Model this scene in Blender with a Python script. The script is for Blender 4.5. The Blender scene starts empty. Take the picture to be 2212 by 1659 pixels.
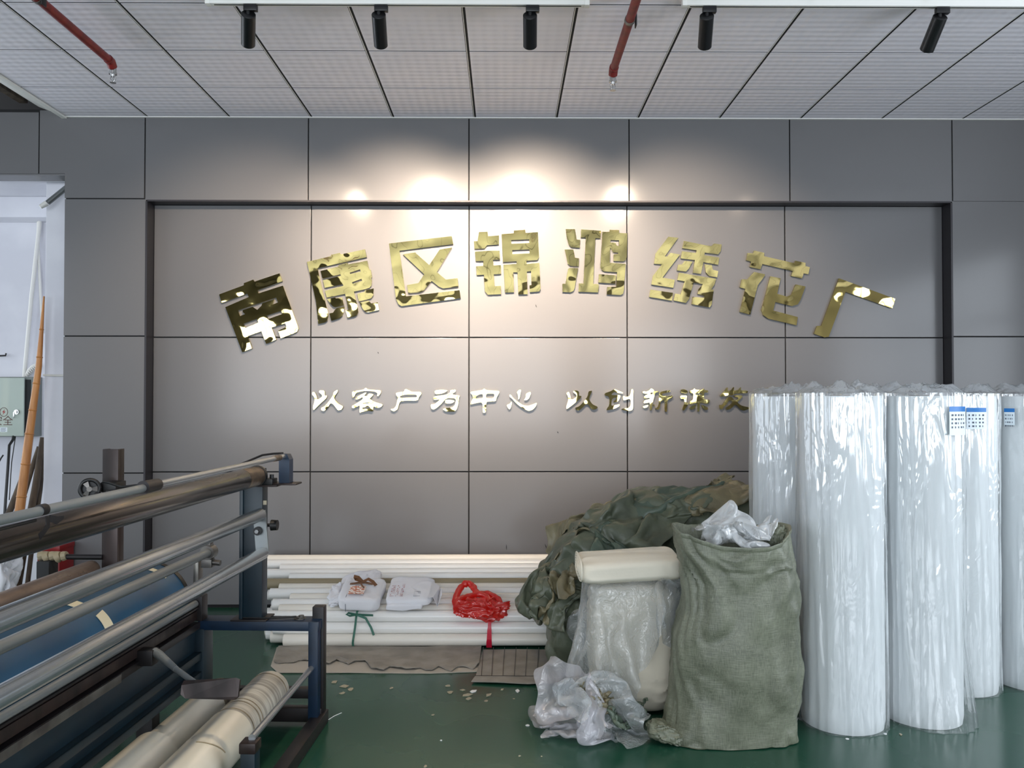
import bpy, bmesh, math, random
from mathutils import Vector, Matrix, noise, Euler
from mathutils.geometry import tessellate_polygon

random.seed(7)
R = math.radians
scene = bpy.context.scene
col = scene.collection

# ------------------------------------------------------------------ camera
F_PX = 1826.0
PITCH, YAW = R(1.02), R(0.5)
CAM_Z = 1.55
cam_data = bpy.data.cameras.new('camera')
cam_data.sensor_width = 36.0
cam_data.lens = F_PX / 2212.0 * 36.0
cam = bpy.data.objects.new('camera', cam_data)
col.objects.link(cam)
cam.location = (0, 0, CAM_Z)
cam.rotation_euler = (R(90) + PITCH, 0, -YAW)
scene.camera = cam
_fw = Vector((math.sin(YAW) * math.cos(PITCH), math.cos(YAW) * math.cos(PITCH), math.sin(PITCH)))
_rt = Vector((math.cos(YAW), -math.sin(YAW), 0))
_up = _rt.cross(_fw)


def at(px, py, Y):
    """world point at depth Y (distance from the camera towards the panelled wall) for a measured image point"""
    d = _fw + _rt * ((px - 1106.0) / F_PX) - _up * ((py - 829.5) / F_PX)
    return Vector((0, 0, CAM_Z)) + d * (Y / d.y)


# ------------------------------------------------------------------ view, world, daylight
scene.view_settings.view_transform = 'Standard'
scene.view_settings.look = 'None'
scene.view_settings.gamma = 1.0
scene.view_settings.use_curve_mapping = False
scene.view_settings.exposure = 0.0

world = bpy.data.worlds.new('world')
scene.world = world
world.use_nodes = True
world.node_tree.nodes['Background'].inputs[0].default_value = (0.62, 0.74, 0.95, 1)
world.node_tree.nodes['Background'].inputs[1].default_value = 0.6


def area(name, loc, rot, sx, sy, power, color):
    l = bpy.data.lights.new(name, 'AREA')
    l.shape = 'RECTANGLE'
    l.size, l.size_y = sx, sy
    l.energy = power
    l.color = color
    o = bpy.data.objects.new(name, l)
    o.location = loc
    o.rotation_euler = rot
    col.objects.link(o)
    return o


DAY = (0.86, 0.93, 1.0)
REAR_Y = -6.0
RIGHT_X = 5.2
LEFT_X = -7.0
# daylight through the rear windows (behind the camera), the side windows and the left hall
area('daylight_rear_window', (-2.45, REAR_Y - 0.10, 2.0), (R(90), 0, 0), 7.5, 2.3, 510, DAY)
area('daylight_rear_side_window', (3.4, REAR_Y - 0.10, 2.0), (R(90), 0, 0), 2.2, 2.3, 150, DAY)
area('daylight_right_window', (RIGHT_X + 0.10, 1.6, 2.0), (R(90), 0, R(90)), 4.4, 2.2, 200, DAY)
area('daylight_left_hall', (LEFT_X - 0.10, 2.0, 2.3), (R(90), 0, R(-90)), 6.0, 3.2, 170, DAY)
# two warm ceiling lamps added out of view, for streaks on the machine rollers
ADDED_DOWNLIGHTS = ((-0.95, 3.25, 150), (0.85, 3.25, 30))
for _x, _y, _p in ADDED_DOWNLIGHTS:
    _l = bpy.data.lights.new('added_downlight', 'SPOT')
    _l.energy, _l.color, _l.spot_size, _l.spot_blend, _l.shadow_soft_size = _p, (1.0, 0.80, 0.56), R(76), 1.0, .03
    _o = bpy.data.objects.new('added_downlight', _l)
    _o.location = (_x, _y, 3.60)
    col.objects.link(_o)
area('daylight_alcove_window', (LEFT_X - 0.10, 6.85, 2.0), (R(90), 0, R(-90)), 0.55, 2.6, 60, DAY)


# ------------------------------------------------------------------ materials
def lin(c):
    def f(v):
        v = v / 255.0
        return v / 12.92 if v <= 0.04045 else ((v + 0.055) / 1.055) ** 2.4
    return (f(c[0]), f(c[1]), f(c[2]), 1.0)


MATS = {}


def mat(name, rgb, rough=0.5, metal=0.0, spec=0.5, rgb2=None, vscale=8.0, vdetail=4.0, vlo=0.35, vhi=0.65,
        bump=0.0, bscale=40.0, bdist=0.01, stretch=(1, 1, 1), rvar=0.0, coat=0.0, coat_rough=0.05, bdetail=5.0):
    if name in MATS:
        return MATS[name]
    m = bpy.data.materials.new(name)
    m.use_nodes = True
    nt = m.node_tree
    b = nt.nodes['Principled BSDF']
    b.inputs['Base Color'].default_value = lin(rgb)
    b.inputs['Roughness'].default_value = rough
    b.inputs['Metallic'].default_value = metal
    b.inputs['Specular IOR Level'].default_value = spec
    b.inputs['Coat Weight'].default_value = coat
    b.inputs['Coat Roughness'].default_value = coat_rough
    tc = nt.nodes.new('ShaderNodeTexCoord')
    mp = nt.nodes.new('ShaderNodeMapping')
    mp.inputs['Scale'].default_value = stretch
    nt.links.new(tc.outputs['Object'], mp.inputs['Vector'])
    if rgb2 is not None or rvar:
        n = nt.nodes.new('ShaderNodeTexNoise')
        n.inputs['Scale'].default_value = vscale
        n.inputs['Detail'].default_value = vdetail
        nt.links.new(mp.outputs[0], n.inputs['Vector'])
        cr = nt.nodes.new('ShaderNodeMapRange')
        cr.inputs[1].default_value = vlo
        cr.inputs[2].default_value = vhi
        nt.links.new(n.outputs[0], cr.inputs[0])
        if rgb2 is not None:
            mx = nt.nodes.new('ShaderNodeMix')
            mx.data_type = 'RGBA'
            mx.inputs[6].default_value = lin(rgb)
            mx.inputs[7].default_value = lin(rgb2)
            nt.links.new(cr.outputs[0], mx.inputs[0])
            nt.links.new(mx.outputs[2], b.inputs['Base Color'])
        if rvar:
            mr = nt.nodes.new('ShaderNodeMapRange')
            mr.inputs[3].default_value = max(0.02, rough - rvar)
            mr.inputs[4].default_value = min(1, rough + rvar)
            nt.links.new(cr.outputs[0], mr.inputs[0])
            nt.links.new(mr.outputs[0], b.inputs['Roughness'])
    if bump:
        n2 = nt.nodes.new('ShaderNodeTexNoise')
        n2.inputs['Scale'].default_value = bscale
        n2.inputs['Detail'].default_value = bdetail
        nt.links.new(mp.outputs[0], n2.inputs['Vector'])
        bp = nt.nodes.new('ShaderNodeBump')
        bp.inputs['Strength'].default_value = bump
        bp.inputs['Distance'].default_value = bdist
        nt.links.new(n2.outputs[0], bp.inputs['Height'])
        nt.links.new(bp.outputs[0], b.inputs['Normal'])
    MATS[name] = m
    return m


def film_mat(name, tint=(0.93, 0.95, 0.97), milk=0.16, gloss=0.35, rough=0.10, bscale=14.0, bstr=0.6, stretch=(1, 1, 1), bdist=0.02, milk_col=(0.85, 0.88, 0.9)):
    """thin clear plastic sheet: mostly see-through, a little milky, with shiny creases"""
    if name in MATS:
        return MATS[name]
    m = bpy.data.materials.new(name)
    m.use_nodes = True
    nt = m.node_tree
    nt.nodes.clear()
    out = nt.nodes.new('ShaderNodeOutputMaterial')
    tr = nt.nodes.new('ShaderNodeBsdfTransparent')
    tr.inputs[0].default_value = (*tint, 1)
    df = nt.nodes.new('ShaderNodeBsdfDiffuse')
    df.inputs[0].default_value = (*milk_col, 1)
    tl = nt.nodes.new('ShaderNodeBsdfTranslucent')
    tl.inputs[0].default_value = (*milk_col, 1)
    gl = nt.nodes.new('ShaderNodeBsdfGlossy')
    gl.inputs[0].default_value = (1, 1, 1, 1)
    gl.inputs['Roughness'].default_value = rough
    tc = nt.nodes.new('ShaderNodeTexCoord')
    mp = nt.nodes.new('ShaderNodeMapping')
    mp.inputs['Scale'].default_value = stretch
    nt.links.new(tc.outputs['Object'], mp.inputs['Vector'])
    n = nt.nodes.new('ShaderNodeTexNoise')
    n.inputs['Scale'].default_value = bscale
    n.inputs['Detail'].default_value = 3.0
    n.inputs['Distortion'].default_value = 0.8
    nt.links.new(mp.outputs[0], n.inputs['Vector'])
    # sharp creases: fold the noise about its middle
    s = nt.nodes.new('ShaderNodeMath'); s.operation = 'SUBTRACT'; s.inputs[1].default_value = 0.5
    nt.links.new(n.outputs[0], s.inputs[0])
    ab = nt.nodes.new('ShaderNodeMath'); ab.operation = 'ABSOLUTE'
    nt.links.new(s.outputs[0], ab.inputs[0])
    bp = nt.nodes.new('ShaderNodeBump')
    bp.inputs['Strength'].default_value = bstr
    bp.inputs['Distance'].default_value = bdist
    nt.links.new(ab.outputs[0], bp.inputs['Height'])
    for s_ in (df, gl):
        nt.links.new(bp.outputs[0], s_.inputs['Normal'])
    mk = nt.nodes.new('ShaderNodeMixShader'); mk.inputs[0].default_value = 0.4
    nt.links.new(df.outputs[0], mk.inputs[1]); nt.links.new(tl.outputs[0], mk.inputs[2])
    a = nt.nodes.new('ShaderNodeMixShader'); a.inputs[0].default_value = milk
    nt.links.new(tr.outputs[0], a.inputs[1]); nt.links.new(mk.outputs[0], a.inputs[2])
    lw = nt.nodes.new('ShaderNodeLayerWeight'); lw.inputs[0].default_value = 0.35
    nt.links.new(bp.outputs[0], lw.inputs['Normal'])
    mr = nt.nodes.new('ShaderNodeMapRange')
    mr.inputs[3].default_value = gloss * 0.25
    mr.inputs[4].default_value = min(1.0, gloss * 1.8)
    nt.links.new(lw.outputs['Fresnel'], mr.inputs[0])
    g = nt.nodes.new('ShaderNodeMixShader')
    nt.links.new(mr.outputs[0], g.inputs[0])
    nt.links.new(a.outputs[0], g.inputs[1]); nt.links.new(gl.outputs[0], g.inputs[2])
    nt.links.new(g.outputs[0], out.inputs[0])
    MATS[name] = m
    return m


def emit_mat(name, rgb, strength):
    m = bpy.data.materials.new(name)
    m.use_nodes = True
    b = m.node_tree.nodes['Principled BSDF']
    b.inputs['Emission Color'].default_value = (*rgb, 1)
    b.inputs['Emission Strength'].default_value = strength
    MATS[name] = m
    return m


mat('panel_grey', (100, 99.5, 101), rough=0.50, metal=0.12, spec=0.3, bump=0.012, bscale=2.0, bdist=0.05, coat=0.45, coat_rough=0.15)
mat('panel_gap', (14, 14, 16), rough=0.8)
mat('reveal_dark', (44, 42, 46), rough=0.45, metal=0.3)
mat('white_paint', (226, 226, 232), rough=0.7, rgb2=(206, 206, 214), vscale=1.6, bump=0.05, bscale=30)
mat('white_trim', (232, 231, 226), rough=0.45)
mat('dark_void', (74, 72, 72), rough=0.9)
mat('rear_wall', (150, 146, 140), rough=0.8)
mat('floor_green', (22, 66, 50), rough=0.26, rgb2=(30, 72, 55), vscale=1.1, rvar=0.08, bump=0.03, bscale=6, bdist=0.01)
mat('gold', (196, 178, 116), rough=0.03, metal=1.0, bump=0.30, bscale=6.0, bdist=0.03, bdetail=0.8)
mat('gold_side', (150, 125, 62), rough=0.25, metal=1.0)
mat('lamp_black', (17, 17, 19), rough=0.35, spec=0.5)
mat('pipe_red', (122, 30, 26), rough=0.45, rgb2=(98, 26, 24), vscale=20)
mat('chrome', (190, 190, 190), rough=0.2, metal=1.0)
mat('galvanised', (166, 170, 172), rough=0.20, metal=0.75, rgb2=(154, 157, 159), vscale=5, stretch=(1, .3, 1), rvar=0.04)
mat('galvanised_dull', (146, 151, 152), rough=0.36, metal=0.55, rgb2=(130, 134, 134), vscale=6, stretch=(1, .3, 1))
mat('roller_dark', (74, 66, 60), rough=0.24, metal=0.7, rgb2=(46, 41, 39), vscale=6, stretch=(1, .12, 1), rvar=0.08)
mat('roller_worn', (110, 92, 74), rough=0.4, metal=0.6, rgb2=(70, 58, 48), vscale=20)
mat('rust_roller', (150, 132, 118), rough=0.35, metal=0.5, rgb2=(118, 104, 96), vscale=14, stretch=(1, .3, 1), rvar=0.1)
mat('machine_blue', (10, 37, 62), rough=0.42, rgb2=(7, 25, 42), vscale=7, vlo=0.4, vhi=0.7)
mat('machine_teal', (9, 34, 45), rough=0.42, rgb2=(7, 26, 36), vscale=6)
mat('machine_dark', (33, 27, 28), rough=0.45, rgb2=(22, 19, 21), vscale=12, metal=0.2)
mat('steel_brown', (52, 38, 35), rough=0.40, metal=0.3, rgb2=(34, 27, 26), vscale=10, stretch=(1, 1, .3), rvar=0.1)
mat('steel_grey', (120, 118, 112), rough=0.38, metal=0.7, rgb2=(90, 86, 84), vscale=10)
mat('drum_blue', (22, 72, 104), rough=0.45, rgb2=(18, 60, 88), vscale=3)
mat('tape_tan', (206, 198, 172), rough=0.6)
mat('rubber_black', (14, 14, 15), rough=0.45)
mat('tube_white', (236, 235, 231), rough=0.28, spec=0.5)
mat('tube_cream', (228, 223, 212), rough=0.4)
mat('tube_olive', (146, 134, 108), rough=0.55)
mat('tube_brown', (96, 80, 66), rough=0.55)
mat('tube_black', (42, 40, 38), rough=0.5)
mat('roll_cream', (216, 210, 194), rough=0.3, rgb2=(204, 198, 181), vscale=3, coat=0.6, coat_rough=0.12)
mat('roll_worn', (196, 192, 180), rough=0.45, rgb2=(140, 134, 124), vscale=16, stretch=(.2, 3, .2))
mat('roll_dirty_end', (150, 138, 116), rough=0.7, rgb2=(92, 82, 68), vscale=18)
mat('fabric_white', (230, 233, 234), rough=0.85, bump=0.25, bscale=24, bdist=0.01, stretch=(1, 1, .5))
mat('sack_olive', (92, 98, 80), rough=0.4, rgb2=(74, 80, 66), vscale=7, bump=0.3, bscale=26, bdist=0.012)
mat('sack_khaki', (124, 116, 88), rough=0.38, rgb2=(100, 94, 72), vscale=7, bump=0.3, bscale=26, bdist=0.012)
mat('sack_green', (84, 98, 84), rough=0.38, rgb2=(70, 82, 70), vscale=7, bump=0.3, bscale=26, bdist=0.012)
mat('cloth_beige', (206, 198, 180), rough=0.85, bump=0.2, bscale=30, bdist=0.01, stretch=(.3, 1, 1))
mat('cloth_cream', (222, 216, 200), rough=0.85, bump=0.15, bscale=40, bdist=0.008)
mat('cloth_white', (226, 226, 230), rough=0.9, bump=0.15, bscale=60, bdist=0.004)
mat('ribbon_brown', (116, 78, 50), rough=0.4)
mat('ribbon_green', (58, 108, 92), rough=0.4)
mat('ribbon_red', (190, 24, 52), rough=0.3)
mat('bag_red', (226, 28, 18), rough=0.28, bump=0.4, bscale=30, bdist=0.01)
mat('print_orange', (196, 108, 72), rough=0.5, rgb2=(236, 226, 218), vscale=60, vlo=0.45, vhi=0.52)
mat('cardboard', (146, 140, 131), rough=0.85, rgb2=(126, 121, 113), vscale=9, bump=0.2, bscale=18)
mat('board_plain', (170, 163, 152), rough=0.8)
mat('scrap_paper', (158, 150, 130), rough=0.8)
mat('thread_white', (225, 225, 225), rough=0.7)
mat('bamboo', (188, 132, 76), rough=0.5, rgb2=(160, 106, 58), vscale=10, stretch=(3, 3, .4))
mat('wood_old', (92, 80, 66), rough=0.85, rgb2=(64, 54, 46), vscale=14, stretch=(2, 2, .3))
mat('box_green', (178, 190, 180), rough=0.45)
mat('box_dark', (20, 22, 24), rough=0.7)
mat('box_grey', (120, 126, 122), rough=0.5)
mat('red_paint', (126, 12, 15), rough=0.4)
mat('print_dark', (96, 70, 62), rough=0.6)
mat('print_red', (160, 52, 48), rough=0.6)
mat('sticker_blue', (20, 112, 186), rough=0.4)
mat('sticker_white', (222, 232, 238), rough=0.5)
mat('print_ink', (70, 80, 96), rough=0.6)
mat('pvc_white', (222, 220, 214), rough=0.4)
mat('film_roll_edge', (205, 210, 214), rough=0.4)
film_mat('film_wrap', tint=(0.97, 0.98, 0.985), milk=0.14, gloss=0.34, rough=0.10, bscale=8.0, bstr=0.7, stretch=(1.0, 1.0, .28), bdist=0.035)
film_mat('film_bag', milk=0.30, gloss=0.20, rough=0.22, bscale=26.0, bstr=0.8, bdist=0.02, milk_col=(0.80, 0.84, 0.85))
film_mat('film_lilac', milk=0.45, gloss=0.20, rough=0.22, bscale=22.0, bstr=0.6, bdist=0.02, milk_col=(0.78, 0.76, 0.8))
film_mat('film_clear', milk=0.48, gloss=0.24, rough=0.18, bscale=16.0, bstr=0.7, bdist=0.02, milk_col=(0.9, 0.92, 0.93))
film_mat('film_red', tint=(0.95, 0.12, 0.06), milk=0.62, gloss=0.22, rough=0.2, bscale=24.0, bstr=0.6, bdist=0.015, milk_col=(0.86, 0.02, 0.01))


def tile_material():
    m = bpy.data.materials.new('ceiling_tile')
    m.use_nodes = True
    nt = m.node_tree
    b = nt.nodes['Principled BSDF']
    b.inputs['Base Color'].default_value = lin((236, 233, 241))
    b.inputs['Roughness'].default_value = 0.42
    tc = nt.nodes.new('ShaderNodeTexCoord')
    mp = nt.nodes.new('ShaderNodeMapping')
    mp.inputs['Rotation'].default_value = (0, 0, R(45))
    nt.links.new(tc.outputs['Object'], mp.inputs[0])
    sx = nt.nodes.new('ShaderNodeSeparateXYZ')
    nt.links.new(mp.outputs[0], sx.inputs[0])
    sn = []
    for k in (0, 1):
        m1 = nt.nodes.new('ShaderNodeMath'); m1.operation = 'MULTIPLY'; m1.inputs[1].default_value = 2 * math.pi / .085
        nt.links.new(sx.outputs[k], m1.inputs[0])
        m2 = nt.nodes.new('ShaderNodeMath'); m2.operation = 'SINE'
        nt.links.new(m1.outputs[0], m2.inputs[0])
        sn.append(m2)
    br = nt.nodes.new('ShaderNodeMath'); br.operation = 'MULTIPLY'
    nt.links.new(sn[0].outputs[0], br.inputs[0]); nt.links.new(sn[1].outputs[0], br.inputs[1])
    bp = nt.nodes.new('ShaderNodeBump')
    bp.inputs['Strength'].default_value = 0.5
    bp.inputs['Distance'].default_value = 0.003
    nt.links.new(br.outputs[0], bp.inputs['Height'])
    nt.links.new(bp.outputs[0], b.inputs['Normal'])
    MATS['ceiling_tile'] = m


tile_material()


def weave_material(name, c1, c2):
    """woven plastic sack cloth: fine crossing threads"""
    m = bpy.data.materials.new(name)
    m.use_nodes = True
    nt = m.node_tree
    b = nt.nodes['Principled BSDF']
    b.inputs['Roughness'].default_value = 0.42
    tc = nt.nodes.new('ShaderNodeTexCoord')
    n1 = nt.nodes.new('ShaderNodeTexNoise'); n1.inputs['Scale'].default_value = 6; n1.inputs['Detail'].default_value = 6
    mp1 = nt.nodes.new('ShaderNodeMapping'); mp1.inputs['Scale'].default_value = (60, 60, 5)
    mp2 = nt.nodes.new('ShaderNodeMapping'); mp2.inputs['Scale'].default_value = (5, 5, 80)
    nt.links.new(tc.outputs['Object'], n1.inputs['Vector'])
    nt.links.new(tc.outputs['Object'], mp1.inputs[0]); nt.links.new(tc.outputs['Object'], mp2.inputs[0])
    a = nt.nodes.new('ShaderNodeTexNoise'); a.inputs['Scale'].default_value = 5
    c = nt.nodes.new('ShaderNodeTexNoise'); c.inputs['Scale'].default_value = 5
    nt.links.new(mp1.outputs[0], a.inputs['Vector']); nt.links.new(mp2.outputs[0], c.inputs['Vector'])
    ad = nt.nodes.new('ShaderNodeMath'); ad.operation = 'ADD'
    nt.links.new(a.outputs[0], ad.inputs[0]); nt.links.new(c.outputs[0], ad.inputs[1])
    ad2 = nt.nodes.new('ShaderNodeMath'); ad2.operation = 'ADD'
    nt.links.new(ad.outputs[0], ad2.inputs[0]); nt.links.new(n1.outputs[0], ad2.inputs[1])
    mr = nt.nodes.new('ShaderNodeMapRange'); mr.inputs[1].default_value = 1.15; mr.inputs[2].default_value = 1.85
    nt.links.new(ad2.outputs[0], mr.inputs[0])
    mx = nt.nodes.new('ShaderNodeMix'); mx.data_type = 'RGBA'
    mx.inputs[6].default_value = lin(c1); mx.inputs[7].default_value = lin(c2)
    nt.links.new(mr.outputs[0], mx.inputs[0]); nt.links.new(mx.outputs[2], b.inputs['Base Color'])
    bp = nt.nodes.new('ShaderNodeBump'); bp.inputs['Strength'].default_value = 0.25; bp.inputs['Distance'].default_value = 0.004
    nt.links.new(ad.outputs[0], bp.inputs['Height']); nt.links.new(bp.outputs[0], b.inputs['Normal'])
    MATS[name] = m


weave_material('sack_weave', (84, 88, 73), (122, 126, 108))


# ------------------------------------------------------------------ mesh helpers
class MB:
    def __init__(self):
        self.v, self.f = [], []

    def add(self, verts, faces):
        o = len(self.v)
        self.v += [Vector(p) for p in verts]
        self.f += [tuple(i + o for i in f) for f in faces]
        return self

    def box(self, lo, hi, bevel=0.0):
        lo, hi = Vector(lo), Vector(hi)
        b = min(bevel, 0.45 * min(abs(hi[i] - lo[i]) for i in range(3)))
        if b <= 0:
            vs = [(x, y, z) for x in (lo.x, hi.x) for y in (lo.y, hi.y) for z in (lo.z, hi.z)]
            fs = [(0, 1, 3, 2), (4, 6, 7, 5), (0, 4, 5, 1), (2, 3, 7, 6), (0, 2, 6, 4), (1, 5, 7, 3)]
            return self.add(vs, fs)
        bm = bmesh.new()
        bmesh.ops.create_cube(bm, size=1.0)
        for v in bm.verts:
            v.co = Vector([(lo[i] + hi[i]) / 2 + v.co[i] * (hi[i] - lo[i]) for i in range(3)])
        bmesh.ops.bevel(bm, geom=list(bm.edges), offset=b, segments=2, affect='EDGES', profile=0.6)
        bm.verts.index_update()
        self.add([v.co.copy() for v in bm.verts], [[v.index for v in f.verts] for f in bm.faces])
        bm.free()
        return self

    def tube(self, pts, rad, n=16, caps=True, start=None):
        """round bar along a polyline; rad a number or one per point"""
        pts = [Vector(p) for p in pts]
        if not isinstance(rad, (list, tuple)):
            rad = [rad] * len(pts)
        vs, fs = [], []
        up = None
        for i, p in enumerate(pts):
            a = pts[max(0, i - 1)]
            b = pts[min(len(pts) - 1, i + 1)]
            t = (b - a)
            if t.length < 1e-9:
                t = Vector((0, 0, 1))
            t.normalize()
            if up is None:
                up = Vector((0, 0, 1)) if abs(t.z) < 0.9 else Vector((1, 0, 0))
            s = t.cross(up)
            if s.length < 1e-6:
                s = t.orthogonal()
            s.normalize()
            u = s.cross(t)
            up = u
            for k in range(n):
                an = 2 * math.pi * k / n
                vs.append(p + (s * math.cos(an) + u * math.sin(an)) * rad[i])
        for i in range(len(pts) - 1):
            for k in range(n):
                k2 = (k + 1) % n
                fs.append((i * n + k, i * n + k2, (i + 1) * n + k2, (i + 1) * n + k))
        if caps:
            fs.append(tuple(range(n - 1, -1, -1)))
            fs.append(tuple((len(pts) - 1) * n + k for k in range(n)))
        return self.add(vs, fs)

    def pipe(self, p0, p1, ro, ri, n=20):
        """hollow straight tube"""
        p0, p1 = Vector(p0), Vector(p1)
        t = (p1 - p0).normalized()
        s = t.cross(Vector((0, 0, 1)))
        if s.length < 1e-4:
            s = Vector((1, 0, 0))
        s.normalize()
        u = s.cross(t)
        vs, fs = [], []
        for p, r in ((p0, ro), (p1, ro), (p1, ri), (p0, ri)):
            for k in range(n):
                an = 2 * math.pi * k / n
                vs.append(p + (s * math.cos(an) + u * math.sin(an)) * r)
        for i in range(4):
            j = (i + 1) % 4
            for k in range(n):
                k2 = (k + 1) % n
                fs.append((i * n + k, i * n + k2, j * n + k2, j * n + k))
        return self.add(vs, fs)

    def ribbon(self, pts, width, wdir, thick=0.0012):
        """flat band along a polyline"""
        pts = [Vector(p) for p in pts]
        vs, fs = [], []
        n = len(pts)
        if not isinstance(width, (list, tuple)):
            width = [width] * n
        for i, p in enumerate(pts):
            a, b = pts[max(0, i - 1)], pts[min(n - 1, i + 1)]
            t = (b - a).normalized()
            wd = Vector(wdir[i] if isinstance(wdir, list) else wdir)
            wd = (wd - t * wd.dot(t)).normalized()
            nn = t.cross(wd)
            w = width[i] / 2
            vs += [p + wd * w + nn * thick, p - wd * w + nn * thick, p - wd * w - nn * thick, p + wd * w - nn * thick]
        for i in range(n - 1):
            for k in range(4):
                k2 = (k + 1) % 4
                fs.append((i * 4 + k, i * 4 + k2, i * 4 + 4 + k2, i * 4 + 4 + k))
        fs.append((3, 2, 1, 0))
        fs.append(tuple((n - 1) * 4 + k for k in range(4)))
        return self.add(vs, fs)

    def prism(self, loops, to3d, depth):
        """polygon with holes (2D loops, outer first) extruded by the 3D vector depth"""
        vs, fs = [], []
        loops3 = [[Vector((x, y, 0)) for x, y in lp] for lp in loops]
        tris = tessellate_polygon(loops3)
        flat = [p for lp in loops for p in lp]
        n = len(flat)
        vs = [to3d(*p) for p in flat] + [to3d(*p) + depth for p in flat]
        for t in tris:
            a, b, c = [vs[i] for i in t]
            nn = (b - a).cross(c - a)
            if nn.dot(depth) > 0:
                t = (t[0], t[2], t[1])
            fs.append(tuple(t))
            fs.append((t[0] + n, t[2] + n, t[1] + n))
        o = 0
        for lp in loops:
            m = len(lp)
            for i in range(m):
                j = (i + 1) % m
                fs.append((o + i, o + j, o + j + n, o + i + n))
            o += m
        return self.add(vs, fs)

    def disc_ring(self, c, nrm, r0, r1, n=24):
        c = Vector(c); nrm = Vector(nrm).normalized()
        s = nrm.orthogonal().normalized(); u = nrm.cross(s)
        vs = []
        for r in (r0, r1):
            for k in range(n):
                an = 2 * math.pi * k / n
                vs.append(c + (s * math.cos(an) + u * math.sin(an)) * r)
        return self.add(vs, [(k, (k + 1) % n, n + (k + 1) % n, n + k) for k in range(n)])


def world_loc(o):
    p = Vector((0, 0, 0))
    while o is not None:
        p = p + Vector(o.location)
        o = o.parent
    return p


def ob(name, mb, material, parent=None, loc=None, smooth=True, angle=35, fix=True):
    """one mesh object; vertices are given in world space and stored relative to parent / loc"""
    base = world_loc(parent) if parent else Vector((0, 0, 0))
    l = Vector(loc) - base if loc is not None else Vector((0, 0, 0))
    me = bpy.data.meshes.new(name)
    off = base + l
    me.from_pydata([tuple(v - off) for v in mb.v], [], mb.f)
    if fix:
        bm = bmesh.new()
        bm.from_mesh(me)
        bmesh.ops.recalc_face_normals(bm, faces=bm.faces)
        bm.to_mesh(me)
        bm.free()
    if smooth:
        me.shade_smooth()
        me.set_sharp_from_angle(angle=R(angle))
    me.materials.append(MATS[material])
    o = bpy.data.objects.new(name, me)
    o.location = l
    o.parent = parent
    col.objects.link(o)
    return o


def tag(o, label, cat, group=None):
    o['label'] = label
    o['category'] = cat
    if group:
        o['group'] = group
    return o


def thing(name, label, cat, loc=(0, 0, 0), group=None):
    o = bpy.data.objects.new(name, None)
    o.empty_display_size = 0.1
    o.location = loc
    col.objects.link(o)
    return tag(o, label, cat, group)


def struct(name, mb, material, smooth=False):
    o = ob(name, mb, material, smooth=smooth)
    o['kind'] = 'structure'
    return o


def fbm(p, oct=3):
    v, a = 0.0, 1.0
    for i in range(oct):
        v += a * noise.noise(p)
        p = p * 2.03
        a *= 0.5
    return v


def ridge(p):
    return 1.0 - min(1.0, 2.2 * abs(noise.noise(p)))

# ------------------------------------------------------------------ room shell
WALL_Y, INNER_Y = 6.20, 6.32
CEIL_Z = 3.62
TILE = 0.6
GRID_X0 = -3.22                      # left edge of the suspended ceiling
DOOR_X = at(137, 700, WALL_Y).x      # right jamb of the opening in the panelled wall
LINTEL_Z = at(100, 376, WALL_Y).z

floor = struct('floor', MB().box((LEFT_X - .2, REAR_Y - .2, -0.1), (RIGHT_X + .2, 7.5, 0)), 'floor_green')

# panelled wall: dark backing with proud grey panels
REC_X0, REC_X1 = at(316, 700, WALL_Y).x, at(2056, 700, WALL_Y).x
REC_Z1 = at(1106, 436, WALL_Y).z
back = MB()
back.box((DOOR_X, INNER_Y + .012, 0), (RIGHT_X, INNER_Y + .20, CEIL_Z + .2))
back.box((DOOR_X + .004, WALL_Y + .012, 0), (REC_X0 - .003, INNER_Y + .02, CEIL_Z + .1))
back.box((REC_X1 + .003, WALL_Y + .012, 0), (RIGHT_X, INNER_Y + .02, CEIL_Z + .1))
back.box((REC_X0 - .01, WALL_Y + .012, REC_Z1 + .003), (REC_X1 + .01, INNER_Y + .02, CEIL_Z + .1))
back.box((LEFT_X, WALL_Y + .012, LINTEL_Z + .004), (DOOR_X + .01, WALL_Y + .16, 3.68))
wall_back = struct('wall_back', back, 'panel_gap')
mb = MB().box((LEFT_X, WALL_Y - .0005, LINTEL_Z - .010), (DOOR_X, WALL_Y + .17, LINTEL_Z + .003), .002)
ob('lintel_soffit', mb, 'panel_grey', wall_back, smooth=False)
rev = MB()
rev.box((REC_X0 - .012, WALL_Y - .002, 0), (REC_X0 + .002, INNER_Y + .01, REC_Z1))
rev.box((REC_X1 - .002, WALL_Y - .002, 0), (REC_X1 + .012, INNER_Y + .01, REC_Z1))
rev.box((REC_X0, WALL_Y - .002, REC_Z1 - .002), (REC_X1, INNER_Y + .01, REC_Z1 + .010))
ob('recess_edging', rev, 'reveal_dark', wall_back, smooth=False)
GAP = 0.0045


def panel(x0, x1, z0, z1, y):
    mb = MB().box((x0 + GAP, y, z0 + GAP), (x1 - GAP, y + .012, z1 - GAP), 0.0015)
    return ob('panel', mb, 'panel_grey', wall_back, smooth=False, loc=((x0 + x1) / 2, y, (z0 + z1) / 2))


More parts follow.
